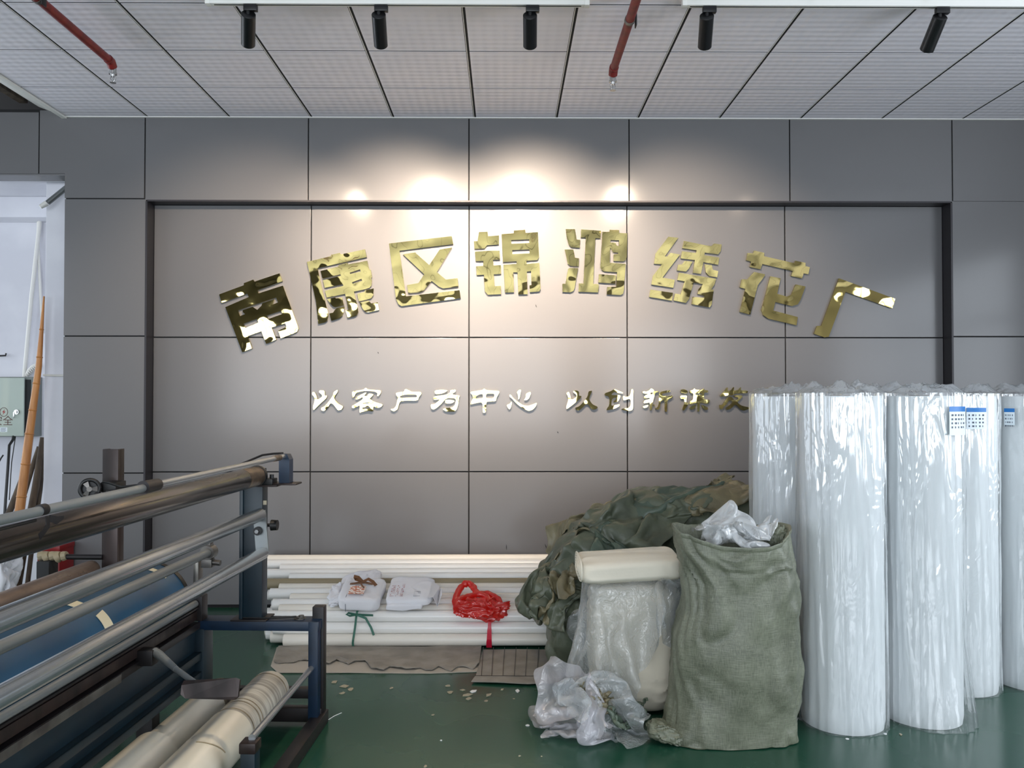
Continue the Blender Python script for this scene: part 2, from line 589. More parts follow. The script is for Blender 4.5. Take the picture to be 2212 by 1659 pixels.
vx = [at(p, 340, WALL_Y).x for p in (84, 313, 666, 1013, 1359, 1706, 2057)]
top_x = [-5.5, -4.6, vx[0]] + vx[1:] + [vx[6] + 1.184]
top_x = [LEFT_X] + top_x[1:] + [RIGHT_X]
for a, b in zip(top_x[:-1], top_x[1:]):
    if b <= vx[0] + .001:
        panel(a, b, LINTEL_Z, 3.66, WALL_Y)
    elif abs(a - vx[0]) < .001:
        panel(a, b, at(230, 429, WALL_Y).z, CEIL_Z + .05, WALL_Y) if False else None
        # the panel above the door corner: a notched sheet around the opening
        zb = at(230, 429, WALL_Y).z
        pts = [(a + GAP, LINTEL_Z + GAP), (DOOR_X, LINTEL_Z + GAP), (DOOR_X, zb + GAP), (b - GAP, zb + GAP),
               (b - GAP, CEIL_Z + .05), (a + GAP, CEIL_Z + .05)]
        mb = MB().prism([pts], lambda x, z: Vector((x, WALL_Y, z)), Vector((0, .012, 0)))
        ob('panel', mb, 'panel_grey', wall_back, smooth=False)
    else:
        panel(a, b, at(1106, 435, WALL_Y).z, CEIL_Z + .05, WALL_Y)
lz = [0.02, at(230, 1022, WALL_Y).z, at(230, 726, WALL_Y).z, at(230, 429, WALL_Y).z]
for a, b in zip(lz[:-1], lz[1:]):
    panel(DOOR_X - .003, REC_X0 - .006, a, b, WALL_Y)
    for c, d in ((REC_X1 + .006, REC_X1 + 1.19), (REC_X1 + 1.19, RIGHT_X)):
        panel(c, d, a, b, WALL_Y)
ix = [REC_X0] + [at(p, 800, INNER_Y).x for p in (671, 1013, 1355, 1697)] + [REC_X1]
iz = [0.02, at(1106, 1019, INNER_Y).z, at(1106, 729, INNER_Y).z, REC_Z1]
for a, b in zip(ix[:-1], ix[1:]):
    for c, d in zip(iz[:-1], iz[1:]):
        panel(a, b, c, d, INNER_Y)
# a few small scuffs low on the panels
for (px, py, l, an) in ((1179, 1180, 10, 70), (1204, 1172, 16, 60), (1094, 1182, 12, 88), (1158, 661, 7, 70), (817, 762, 4, 60), (1205, 934, 4, 60)):
    p = at(px, py, INNER_Y - .001)
    s = l / 290.0
    d = Vector((math.cos(R(an)) * -1, 0, math.sin(R(an)))) * s / 2
    mb = MB().ribbon([p - d, p, p + d], [.002, .007, .002], (1, 0, 0.3), 0.0008)
    ob('scuff', mb, 'rubber_black', wall_back)

# suspended ceiling
plenum = MB().box((GRID_X0, REAR_Y, CEIL_Z + .0022), (RIGHT_X, WALL_Y + .1, CEIL_Z + .15))
ceiling = struct('ceiling', plenum, 'panel_gap')
ncol = 14
tile_me = None
rest = MB()
for r in range(0, 21):
    y1 = WALL_Y - r * TILE
    y0 = max(y1 - TILE, REAR_Y)
    for c in range(ncol):
        x0 = GRID_X0 + c * TILE
        lo, hi = (x0 + .0105, y0 + .0062, CEIL_Z), (x0 + TILE - .0105, y1 - .0062, CEIL_Z + .002)
        if r < 4:
            if tile_me is None:
                o = ob('ceiling_tile', MB().box(lo, hi, 0.0005), 'ceiling_tile', ceiling, smooth=False,
                       loc=(x0 + TILE / 2, y1 - TILE / 2, CEIL_Z))
                tile_me = o.data
            else:
                o = bpy.data.objects.new('ceiling_tile', tile_me)
                o.location = (x0 + TILE / 2, y1 - TILE / 2, CEIL_Z)
                o.parent = ceiling
                col.objects.link(o)
        else:
            rest.box(lo, hi)
o = ob('ceiling_tile_field', rest, 'ceiling_tile', ceiling, smooth=False)
o['kind'] = 'stuff'
for c in range(1, ncol + 1):
    x0 = GRID_X0 + c * TILE
    mb = MB().box((x0 - .0075, REAR_Y, CEIL_Z + .0008), (x0 - .0030, WALL_Y, CEIL_Z + .0021))
    ob('ceiling_tee', mb, 'white_trim', ceiling, smooth=False)
emit_mat('added_downlight_lens', (1.0, 0.82, 0.6), 8)
for dx, dy, _p in ADDED_DOWNLIGHTS:  # made-up ring and glowing lens for each added lamp, out of view
    ring = ob('added_downlight_ring', MB().pipe((dx, dy, CEIL_Z - .006), (dx, dy, CEIL_Z + .001), .055, .042, 28), 'white_trim', ceiling)
    ob('added_downlight_lens', MB().tube([(dx, dy, CEIL_Z - .001), (dx, dy, CEIL_Z + .001)], .042, 24), 'added_downlight_lens', ring)
mb = MB().box((GRID_X0, WALL_Y - .022, CEIL_Z - .004), (RIGHT_X, WALL_Y - .001, CEIL_Z + .001))
ob('edge_angle', mb, 'white_trim', ceiling, smooth=False)
# white border of the ceiling towards the taller hall on the left
mb = MB()
mb.box((GRID_X0 - .03, REAR_Y, CEIL_Z - .012), (GRID_X0 + .006, WALL_Y - .001, CEIL_Z + .012), .003)
ob('ceiling_border', mb, 'white_trim', ceiling, smooth=False)
mb = MB()
y0, y1 = REAR_Y, WALL_Y - .002
a = [(GRID_X0 - .02, CEIL_Z + .006), (at(84, 231, WALL_Y).x, at(84, 231, WALL_Y).z)]
a += [(a[1][0], a[1][1] + .02), (a[0][0], a[0][1] + .02)]
mb.prism([a], lambda x, z: Vector((x, y0, z)), Vector((0, y1 - y0, 0)))
trim = struct('trim_1', mb, 'white_trim')
mb = MB()
bx = at(52, 224, WALL_Y)
mb.box((bx.x - .03, REAR_Y, bx.z), (bx.x + .03, WALL_Y - .003, bx.z + .05), .004)
struct('trim_2', mb, 'wood_old')
mb = MB().box((LEFT_X - .2, REAR_Y, 4.7), (GRID_X0 - .02, 7.5, 4.8))
mb.box((LEFT_X - .2, 6.6, 3.66), (GRID_X0 + .3, 6.7, 4.7))
mb.box((GRID_X0 - .1, REAR_Y, 3.85), (GRID_X0 - .02, 6.6, 4.7))
struct('wall_upper', mb, 'dark_void')

# rear wall with windows, side walls
def wall_with_window(name, horiz, fixed, a0, a1, z1, openings, thick, material):
    """wall in a plane; openings = list of (a_lo, a_hi, z_lo, z_hi) sorted along the wall"""
    mb = MB()
    def bx(p, q, zl, zh):
        if q - p < 1e-4 or zh - zl < 1e-4:
            return
        if horiz:
            mb.box((p, fixed, zl), (q, fixed + thick, zh))
        else:
            mb.box((fixed, p, zl), (fixed + thick, q, zh))
    cur = a0
    for (p, q, zl, zh) in openings:
        bx(cur, p, 0, z1)
        bx(p, q, 0, zl)
        bx(p, q, zh, z1)
        cur = q
    bx(cur, a1, 0, z1)
    return struct(name, mb, material)


wall_with_window('wall_rear', True, REAR_Y - .08, LEFT_X, RIGHT_X, 4.7, [(-6.2, 1.3, .85, 3.15), (2.3, 4.5, .85, 3.15)], .08, 'rear_wall')
wall_with_window('wall_right', False, RIGHT_X, REAR_Y, 6.5, 3.8, [(-.6, 3.8, .9, 3.1)], .08, 'rear_wall')
wall_with_window('wall_left', False, LEFT_X - .08, REAR_Y, 7.5, 4.7, [(-1.0, 5.0, .7, 3.9), (6.57, 7.13, .7, 3.3)], .08, 'rear_wall')
wn = 0
for (horiz, fx, a0, a1, z0, z1, n) in ((True, REAR_Y - .05, -6.2, 1.3, .85, 3.15, 6), (True, REAR_Y - .05, 2.3, 4.5, .85, 3.15, 2),
                                       (False, RIGHT_X + .02, -.6, 3.8, .9, 3.1, 4), (False, LEFT_X - .05, -1.0, 5.0, .7, 3.9, 5)):
    mb = MB()
    for k in range(n + 1):
        p = a0 + (a1 - a0) * k / n
        if horiz:
            mb.box((p - .03, fx, z0), (p + .03, fx + .04, z1))
        else:
            mb.box((fx, p - .03, z0), (fx + .04, p + .03, z1))
    for z in (z0, z0 + (z1 - z0) * .68, z1):
        if horiz:
            mb.box((a0, fx, z - .03), (a1, fx + .04, z + .03))
        else:
            mb.box((fx, a0, z - .03), (fx + .04, a1, z + .03))
    wn += 1
    struct('window_%d' % wn, mb, 'white_trim')

# white alcove beyond the opening on the left
ALC_Y = 7.15
PIER_Y = 6.48
mb = MB().box((LEFT_X, ALC_Y, 0), (-2.2, ALC_Y + .1, 3.7))
wall_alcove = struct('wall_alcove', mb, 'white_paint')
pier_x = at(97, 700, PIER_Y).x
mb = MB().box((pier_x, PIER_Y, 0), (-2.9, ALC_Y, 3.7), .004)
struct('wall_pier', mb, 'white_paint')
mb = MB().box((LEFT_X, WALL_Y + .16, LINTEL_Z + .01), (-2.9, ALC_Y + .1, LINTEL_Z + .12))
struct('ceiling_alcove', mb, 'white_paint')
mb = MB().box((LEFT_X, ALC_Y - .22, LINTEL_Z - .16), (pier_x, ALC_Y, LINTEL_Z + .01), .006)
struct('trim_3', mb, 'white_paint')

# ------------------------------------------------------------------ sign letters
LY0 = INNER_Y - .020


def to_wall(ox, oy, s):
    return lambda x, y: at(ox + x * s, oy + y * s, LY0)


def letter(label, ox, oy, s, pieces, group, depth=.019):
    mb = MB()
    f = to_wall(ox, oy, s)
    for pc in pieces:
        loops = pc if isinstance(pc[0], list) else [pc]
        mb.prism(loops, f, Vector((0, depth, 0)))
    c = Vector((0, 0, 0))
    for v in mb.v:
        c += v
    c /= len(mb.v)
    o = ob('sign_character', mb, 'gold', smooth=False, loc=(c.x, LY0 + depth, c.z))
    tag(o, label, 'sign letter', group)
    return o


BIG = 'large gold characters arched across the wall'
Z1 = (440, 560, .18083)
letter('polished gold character 南, first of the large arch, leftmost and tilted', *Z1, [
    [[(185, 420), (480, 310), (480, 285), (592, 243), (605, 268), (905, 168), (940, 262), (640, 370), (655, 408), (945, 315), (1120, 790), (1130, 830),
      (1115, 865), (1075, 885), (920, 945), (890, 855), (990, 805), (975, 765), (810, 815), (865, 960), (745, 1010), (690, 860), (525, 918), (575, 1065),
      (460, 1110), (258, 572), (540, 450), (520, 408), (215, 522)],
     [(405, 610), (865, 456), (888, 515), (820, 543), (842, 478), (700, 525), (690, 555), (640, 605), (585, 568), (465, 608), (465, 630), (495, 655), (435, 680)],
     [(750, 672), (925, 615), (938, 655), (770, 715)],
     [(470, 770), (635, 710), (655, 755), (500, 822)]]], BIG)
Z1b = (650, 530, .10852)
letter('polished gold character 康 in the large arch, second from the left', *Z1b, [
    [(120, 330), (600, 215), (595, 190), (775, 150), (795, 180), (1275, 78), (1308, 235), (330, 455), (440, 960), (535, 1330), (545, 1410), (520, 1500), (470, 1535), (345, 1562), (300, 1130), (215, 740)],
    [[(390, 510), (750, 420), (750, 395), (925, 345), (940, 378), (1320, 305), (1360, 485), (1390, 485), (1415, 630), (1395, 650), (1410, 700), (1405, 790), (1370, 840), (1290, 870), (1055, 920),
      (1135, 1260), (1140, 1330), (1110, 1390), (1060, 1415), (930, 1445), (890, 1295), (945, 1280), (880, 965), (515, 1038), (480, 905), (845, 805), (835, 770), (475, 845), (440, 695), (795, 605), (785, 575), (430, 660)],
     [(970, 545), (1175, 478), (1190, 522), (985, 570)], [(1015, 735), (1205, 665), (1220, 705), (1030, 765)]],
    [(520, 1072), (680, 1035), (695, 1055), (820, 1035), (852, 1190), (680, 1232), (635, 1215), (580, 1150)],
    [(565, 1355), (640, 1340), (680, 1280), (710, 1250), (865, 1215), (850, 1320), (820, 1400), (760, 1450), (690, 1475), (605, 1500)],
    [(1118, 965), (1265, 925), (1275, 895), (1445, 858), (1440, 990), (1400, 1050), (1350, 1070), (1155, 1115)],
    [(1168, 1140), (1345, 1100), (1400, 1155), (1525, 1132), (1555, 1285), (1350, 1330), (1280, 1325), (1235, 1270)]], BIG)
Z2 = (820, 480, .17179)
letter('polished gold character 区, an open box around a cross, in the large arch', *Z2, [
    [(118, 268), (905, 175), (925, 275), (250, 358), (330, 932), (1005, 855), (1018, 955), (275, 1055), (235, 1030), (205, 960)],
    [(295, 405), (445, 380), (625, 540), (755, 345), (908, 318), (720, 628), (830, 720), (980, 705), (990, 810), (800, 832), (745, 810), (655, 738), (555, 860), (510, 880), (360, 893), (345, 790), (490, 765), (560, 655)]], BIG)
letter('polished gold character 锦 under the brightest lamp spot, top of the arch', *Z2, [
    [(1250, 125), (1355, 120), (1365, 178), (1500, 165), (1500, 280), (1350, 290), (1320, 330), (1195, 335), (1188, 240), (1232, 238)],
    [(1200, 370), (1365, 360), (1508, 358), (1512, 470), (1425, 472), (1430, 545), (1525, 540), (1527, 650), (1435, 655), (1445, 805), (1525, 800), (1528, 905), (1360, 912), (1325, 870), (1312, 660), (1222, 665), (1215, 555), (1305, 550), (1305, 487), (1210, 490)],
    [[(1535, 150), (1685, 140), (1690, 105), (1830, 95), (1835, 135), (1990, 125), (2005, 440), (1985, 475), (1845, 485), (1850, 525), (2008, 512), (2025, 830), (2010, 870), (1888, 880), (1885, 795), (1910, 790), (1905, 615), (1852, 620), (1862, 905), (1745, 908), (1735, 630), (1682, 630), (1690, 880), (1578, 885), (1558, 535), (1725, 525), (1722, 490), (1552, 500)],
     [(1655, 225), (1880, 215), (1882, 262), (1655, 272)], [(1668, 350), (1885, 342), (1888, 392), (1668, 402)]]], BIG)
Z3b = (1200, 480, .10245)
letter('polished gold character 鸿, upright with three water dots, right of the arch top', *Z3b, [
    [(215, 145), (410, 145), (445, 365), (520, 372), (510, 540), (330, 525), (275, 470), (240, 330)],
    [(195, 575), (375, 575), (390, 640), (410, 745), (495, 765), (488, 930), (310, 915), (255, 870), (230, 740)],
    [(265, 985), (300, 965), (478, 968), (400, 1400), (375, 1450), (310, 1478), (148, 1470), (145, 1300), (210, 1295)],
    [(540, 150), (960, 180), (945, 340), (840, 335), (795, 1300), (915, 1310), (900, 1480), (485, 1465), (490, 1290), (590, 1290), (640, 325), (535, 318)],
    [[(990, 200), (1140, 205), (1140, 160), (1340, 165), (1340, 225), (1515, 235), (1500, 740), (1480, 800), (1430, 825), (1225, 815), (1225, 680), (1320, 670), (1320, 640), (1215, 630), (1150, 530), (1145, 855), (1480, 880), (1440, 1440), (1420, 1510), (1370, 1535), (1080, 1520), (1090, 1365), (1280, 1360), (1300, 1055), (1020, 1035), (970, 1000), (945, 950), (975, 480)],
     [(1165, 375), (1340, 380), (1335, 505), (1290, 490), (1265, 435), (1150, 425)]],
    [(915, 1095), (1275, 1120), (1260, 1295), (905, 1270)]], BIG)
Z3 = (1190, 470, .17631)
letter('polished gold character 绣 in the large arch, third from the right', *Z3, [
    [(1440, 235), (1562, 248), (1395, 475), (1425, 478), (1465, 432), (1583, 452), (1368, 735), (1518, 762), (1500, 860), (1232, 820), (1250, 715), (1362, 572), (1265, 565), (1283, 440)],
    [(1220, 882), (1497, 922), (1482, 1018), (1205, 972)],
    [(1630, 285), (1900, 340), (1965, 350), (2000, 318), (2092, 330), (2082, 410), (2050, 450), (1885, 428), (1880, 460), (2063, 490), (2050, 578), (1868, 545), (1838, 690), (1740, 675), (1765, 520), (1592, 500), (1608, 412), (1780, 435), (1785, 400), (1612, 375)],
    [(1640, 530), (1735, 540), (1690, 625), (1655, 660), (1545, 648), (1560, 575), (1605, 575)],
    [(1885, 572), (1972, 582), (1985, 640), (2050, 655), (2038, 732), (1940, 715), (1900, 670)],
    [(1568, 675), (2025, 750), (2005, 820), (1965, 880), (1995, 885), (1970, 1070), (1945, 1100), (1725, 1060), (1738, 970), (1875, 985), (1880, 955), (1798, 935), (1810, 875), (1865, 815), (1750, 795), (1690, 1000), (1655, 1045), (1505, 1015), (1522, 930), (1590, 942), (1640, 780), (1550, 765)]], BIG)
Z4 = (1570, 520, .17631)
letter('polished gold character 花 in the large arch, second from the right', *Z4, [
    [(255, 150), (322, 155), (335, 120), (460, 148), (458, 190), (830, 275), (840, 245), (965, 270), (965, 310), (1018, 325), (1000, 410), (942, 400), (922, 462), (790, 432), (808, 370), (435, 285), (415, 350), (285, 322), (298, 255), (240, 240)],
    [(335, 382), (468, 410), (465, 430), (380, 545), (288, 905), (160, 872), (228, 590), (162, 572), (185, 472), (250, 475)],
    [(535, 435), (660, 460), (618, 650), (740, 685), (790, 660), (845, 535), (965, 560), (905, 720), (870, 780), (800, 800), (595, 750), (570, 855), (870, 935), (855, 1035), (510, 955), (445, 910), (425, 850)]], BIG)
letter('polished gold character 厂, a plain bent bar, rightmost of the large arch', *Z4, [
    [(1375, 460), (2065, 712), (2028, 828), (1455, 625), (1250, 1175), (1200, 1185), (1070, 1140), (1105, 1045), (1160, 1040), (1350, 530)]], BIG)


def rnd(poly, it=1):
    """cut the corners of a closed outline so brush strokes look round"""
    for _ in range(it):
        q = []
        n = len(poly)
        for i in range(n):
            a, b = poly[i], poly[(i + 1) % n]
            q.append((a[0] * .8 + b[0] * .2, a[1] * .8 + b[1] * .2))
            q.append((a[0] * .2 + b[0] * .8, a[1] * .2 + b[1] * .8))
        poly = q
    return poly


SM = 'small gold characters of the motto line'


def small(label, z, pieces):
    pcs = []
    for pc in pieces:
        if isinstance(pc[0], list):
            pcs.append([rnd(l) for l in pc])
        else:
            pcs.append(rnd(pc))
    letter(label, *z, pcs, SM, .017)


ZA = (665, 825, .11302)
ZB = (915, 825, .11754)
ZC = (1210, 825, .11302)
ZD = (1450, 825, .12206)
small('small gold brush character 以 that starts the motto at its left end', ZA, [
    [(85, 195), (130, 195), (165, 265), (180, 345), (270, 290), (275, 250), (210, 195), (225, 160), (320, 165), (320, 265), (370, 258), (355, 310), (210, 440), (110, 545), (95, 490), (130, 350), (120, 285), (80, 240)],
    [(490, 195), (570, 145), (570, 190), (520, 260), (500, 320), (590, 420), (680, 470), (645, 530), (575, 545), (535, 490), (480, 420), (430, 405), (380, 490), (310, 560), (255, 540), (250, 495), (300, 480), (390, 390), (480, 260)]])
small('small gold brush character 客 with a roof stroke, second in the motto', ZA, [
    [(845, 180), (960, 165), (1070, 145), (1105, 108), (1150, 145), (1330, 155), (1400, 165), (1395, 210), (1350, 275), (1320, 265), (1335, 215), (1270, 180), (1100, 170), (1000, 185), (915, 215), (895, 270), (860, 310), (850, 270)],
    [[(905, 320), (960, 270), (1040, 230), (1090, 205), (1130, 205), (1070, 265), (1130, 275), (1165, 220), (1210, 225), (1260, 240), (1210, 290), (1180, 325), (1280, 385), (1440, 430), (1400, 480), (1330, 500), (1250, 460), (1245, 570), (1150, 550), (1040, 570), (985, 595), (995, 440), (950, 470), (870, 505), (840, 490), (845, 455), (950, 400), (1050, 330), (1050, 285), (990, 320), (930, 340)],
     [(1040, 405), (1180, 388), (1170, 408), (1055, 418)], [(1035, 490), (1185, 468), (1180, 508), (1050, 520)]]])
small('small gold brush character 户, third in the motto line', ZA, [
    [[(1680, 210), (1760, 195), (1840, 185), (1850, 145), (1880, 135), (1960, 175), (1985, 190), (2160, 190), (2175, 225), (2120, 295), (2110, 345), (2050, 360), (1900, 355), (1765, 370), (1740, 430), (1720, 520), (1650, 565), (1600, 545), (1580, 515), (1640, 515), (1685, 460), (1705, 370), (1720, 300), (1690, 255)],
     [(1760, 270), (1870, 240), (2060, 240), (2090, 265), (2080, 295), (1960, 300), (1760, 305)]]])
small('small gold brush character 为 just left of the middle panel joint', ZB, [
    [(200, 160), (320, 140), (450, 155), (400, 190), (320, 220), (210, 225)],
    [(180, 265), (420, 235), (490, 190), (490, 150), (595, 140), (590, 180), (520, 220), (560, 238), (670, 250), (650, 290), (640, 400), (610, 500), (570, 550), (420, 545), (345, 500), (400, 480), (530, 470), (580, 420), (600, 300), (420, 295), (330, 400), (240, 480), (180, 510), (140, 490), (130, 410), (200, 410), (250, 370), (310, 320), (185, 335)],
    [(395, 325), (520, 330), (580, 350), (520, 395), (400, 400)]])
small('small gold brush character 中 just right of the middle panel joint', ZB, [
    [[(850, 185), (1000, 160), (1080, 150), (1115, 118), (1150, 150), (1280, 160), (1385, 165), (1395, 195), (1340, 290), (1330, 355), (1210, 360), (1150, 370), (1150, 550), (1115, 572), (1085, 560), (1085, 370), (960, 390), (855, 418), (870, 370), (910, 300), (900, 250)],
     [(955, 300), (965, 265), (1020, 230), (1090, 220), (1090, 300), (1000, 305)], [(1150, 215), (1290, 215), (1305, 240), (1285, 300), (1145, 300)]]])
small('small gold brush character 心 with three separate dots', ZB, [
    [(1525, 425), (1590, 400), (1610, 360), (1625, 380), (1610, 460), (1580, 510), (1550, 480)],
    [(1575, 240), (1600, 230), (1650, 300), (1740, 370), (1830, 430), (1920, 440), (2000, 415), (2085, 380), (2070, 440), (2010, 510), (1930, 535), (1850, 500), (1760, 440), (1690, 380), (1620, 300), (1580, 275)],
    [(1710, 190), (1760, 140), (1795, 150), (1780, 220), (1765, 300), (1740, 330), (1735, 250)],
    [(1880, 215), (1960, 180), (1975, 210), (1940, 300), (1900, 335), (1840, 340), (1880, 280)]])
small('small gold brush character 以 that starts the second half of the motto', ZC, [
    [(115, 215), (165, 185), (185, 235), (215, 350), (320, 285), (305, 240), (250, 200), (255, 170), (320, 160), (365, 190), (355, 265), (410, 268), (395, 310), (250, 430), (125, 525), (115, 480), (155, 350), (150, 275)],
    [(540, 180), (610, 165), (600, 200), (560, 290), (560, 350), (620, 430), (725, 480), (690, 520), (640, 530), (590, 510), (545, 440), (500, 415), (450, 470), (360, 550), (300, 530), (290, 490), (360, 470), (450, 380), (530, 270)]])
small('small gold brush character 创 crossed by a panel joint', ZC, [
    [(845, 220), (960, 180), (1040, 135), (1110, 165), (1205, 205), (1195, 225), (1080, 205), (1040, 190), (960, 250), (1150, 250), (1150, 290), (1110, 370), (1050, 395), (1010, 385), (1080, 320), (1080, 295), (1010, 310), (985, 350), (975, 460), (1060, 440), (1140, 425), (1130, 465), (1050, 510), (895, 545), (890, 520), (940, 450), (945, 310), (920, 270), (865, 265)],
    [(1200, 270), (1225, 265), (1240, 285), (1320, 280), (1350, 210), (1360, 140), (1400, 140), (1395, 300), (1395, 500), (1370, 545), (1300, 555), (1200, 540), (1170, 515), (1230, 505), (1310, 500), (1345, 450), (1350, 350), (1320, 320), (1240, 350), (1205, 350)]])
small('small gold brush character 新, dense strokes, left of the character 谋', ZC, [
    [[(1570, 190), (1610, 175), (1640, 190), (1700, 160), (1740, 120), (1790, 150), (1800, 180), (1880, 175), (1890, 195), (1815, 210), (1800, 280), (1780, 340), (1770, 400), (1755, 520), (1740, 550), (1715, 530), (1715, 390), (1670, 400), (1590, 410), (1610, 350), (1710, 330), (1715, 300), (1600, 320), (1610, 265), (1690, 230), (1590, 220)],
     [(1722, 205), (1775, 200), (1765, 235), (1728, 240)]],
    [(1575, 470), (1660, 440), (1690, 445), (1660, 490), (1600, 500)], [(1770, 430), (1800, 430), (1815, 460), (1790, 455)],
    [(1890, 205), (1960, 175), (2110, 155), (2100, 195), (2000, 215), (1945, 225), (1960, 265), (2060, 270), (2155, 255), (2150, 300), (2060, 345), (2050, 380), (2045, 570), (2015, 575), (1995, 540), (2000, 380), (1970, 340), (1920, 370), (1910, 480), (1880, 535), (1820, 520), (1815, 500), (1860, 490), (1885, 420), (1890, 300)]])
small('small bronze gold brush character 谋, between 新 and 发', ZD, [
    [(175, 130), (240, 130), (300, 165), (280, 205), (190, 205), (165, 170)],
    [(160, 240), (280, 238), (270, 300), (265, 380), (310, 360), (290, 420), (215, 515), (195, 480), (235, 380), (230, 300), (165, 300)],
    [[(325, 155), (380, 145), (410, 110), (430, 140), (550, 140), (570, 110), (595, 145), (655, 150), (650, 190), (580, 190), (580, 310), (690, 320), (670, 380), (640, 390), (540, 370), (505, 370), (500, 510), (480, 535), (462, 500), (465, 370), (350, 400), (320, 385), (330, 345), (385, 320), (395, 200), (330, 195)],
     [(425, 205), (550, 205), (550, 225), (425, 225)]],
    [(320, 450), (430, 400), (430, 440), (390, 490), (335, 485)], [(535, 400), (650, 450), (650, 490), (600, 500), (550, 460)]])
small('small bronze gold brush character 发 beside the wrapped rolls', ZD, [
    [(865, 235), (940, 165), (985, 95), (1005, 105), (1000, 160), (1060, 150), (1105, 85), (1115, 105), (1100, 155), (1190, 145), (1225, 95), (1240, 105), (1225, 150), (1360, 155), (1350, 200), (1280, 200), (1130, 210), (1080, 240), (1020, 235), (930, 255), (880, 265)],
    [[(850, 405), (900, 410), (950, 340), (1010, 250), (1070, 265), (1130, 330), (1190, 300), (1180, 270), (1100, 260), (1120, 235), (1260, 235), (1260, 270), (1200, 330), (1170, 365), (1240, 420), (1380, 450), (1370, 480), (1290, 510), (1230, 490), (1140, 390), (1060, 470), (990, 500), (960, 465), (1050, 400), (1090, 350), (1030, 320), (990, 380), (930, 440), (900, 485), (860, 480)]]])
small('small gold character 展 mostly hidden behind the wrapped rolls', ZD, [
    [[(1630, 110), (1790, 100), (2010, 105), (2015, 215), (1690, 225), (1670, 330), (1620, 440), (1580, 480), (1560, 465), (1630, 340), (1650, 200)],
     [(1690, 160), (1800, 132), (1960, 138), (1955, 180), (1690, 190)]],
    [(1720, 260), (2010, 250), (2015, 280), (1720, 290)], [(1690, 350), (2060, 340), (2060, 370), (1690, 385)],
    [(1760, 390), (1800, 390), (1800, 480), (1880, 450), (1780, 520), (1760, 510)], [(1860, 390), (1900, 390), (2060, 490), (2020, 510)]])

# ------------------------------------------------------------------ track lighting and sprinkler pipes
RAIL_Y = 4.34
RAIL_Z = 3.585
rx = [at(450, 8, RAIL_Y).x, at(1268, 8, RAIL_Y).x, at(1478, 10, RAIL_Y).x, 3.9]
for i, (a, b, lab) in enumerate(((rx[0], rx[1], 'long white ceiling track rail carrying the three left spotlights'),
                                 (rx[2], rx[3], 'white ceiling track rail at the right carrying two spotlights'))):
    t = thing('track_rail', lab, 'track rail', ((a + b) / 2, RAIL_Y, CEIL_Z), 'ceiling track rails')
    mb = MB().box((a, RAIL_Y - .018, RAIL_Z), (b, RAIL_Y + .018, CEIL_Z), .002)
    ob('rail_profile', mb, 'white_trim', t)
    for x in (a, b):
        mb = MB().box((x - .012, RAIL_Y - .02, RAIL_Z - .002), (x + .012, RAIL_Y + .02, CEIL_Z), .002)
        ob('end_cap', mb, 'white_trim', t)
    mb = MB().box((a + .03, RAIL_Y - .004, RAIL_Z - .0012), (b - .03, RAIL_Y + .004, RAIL_Z + .001))
    ob('rail_slot', mb, 'panel_gap', t, smooth=False)

WARM = (1.0, 0.80, 0.61)
emit_mat('lamp_lens', WARM, 12)


def spotlight(label, px, tilt, yaw, power):
    top = at(px, 22, RAIL_Y)
    x = top.x
    t = thing('track_spotlight', label, 'spotlight', (x, RAIL_Y, RAIL_Z), 'black track spotlights')
    mb = MB().box((x - .022, RAIL_Y - .015, RAIL_Z - .034), (x + .048, RAIL_Y + .015, RAIL_Z - .001), .004)
    ob('adapter', mb, 'lamp_black', t)
    mb = MB().tube([(x, RAIL_Y, RAIL_Z - .034), (x, RAIL_Y, RAIL_Z - .055)], .010, 14)
    ob('swivel_stem', mb, 'lamp_black', t)
    # body: tilted cylinder; axis points down and towards the wall
    ax = Vector((math.sin(yaw) * math.sin(tilt), math.cos(yaw) * math.sin(tilt), -math.cos(tilt)))
    p0 = Vector((x, RAIL_Y + .005, RAIL_Z - .058)) + ax * -.015
    L, r = .185, .0365
    side = ax.orthogonal().normalized()
    mb = MB()
    pts = [p0 - ax * 0, p0 + ax * .003, p0 + ax * (L - .003), p0 + ax * L, p0 + ax * L, p0 + ax * (L - .03)]
    rs = [r - .004, r, r, r - .003, r - .007, r - .010]
    mb.tube(pts, rs, 36, caps=True)
    ob('lamp_body', mb, 'lamp_black', t)
    mb = MB().tube([p0 + ax * (L - .028), p0 + ax * (L - .025)], r - .011, 28)
    ob('lens', mb, 'lamp_lens', t)
    l = bpy.data.lights.new('spot_light', 'SPOT')
    l.energy = power
    l.color = WARM
    l.spot_size = R(72)
    l.spot_blend = 1.0
    l.shadow_soft_size = 0.028
    lo = bpy.data.objects.new('spot_light', l)
    lo.location = p0 + ax * (L + .012) - Vector((x, RAIL_Y, RAIL_Z))
    lo.rotation_euler = ax.to_track_quat('-Z', 'Y').to_euler()
    lo.parent = t
    col.objects.link(lo)
    return t


spotlight('black cylinder spotlight at the left end of the track', 536, R(58), R(-17), 240)
spotlight('black cylinder spotlight second from the left, leaning slightly right', 818, R(58), R(-4), 640)
spotlight('black cylinder spotlight near the middle, between the red pipe and 锦', 1145, R(58), R(1.7), 840)
spotlight('black cylinder spotlight just right of the middle red sprinkler pipe', 1527, R(58), R(9), 290)
spotlight('black cylinder spotlight at the far right, swung to the left', 2030, R(50), R(-1), 15)


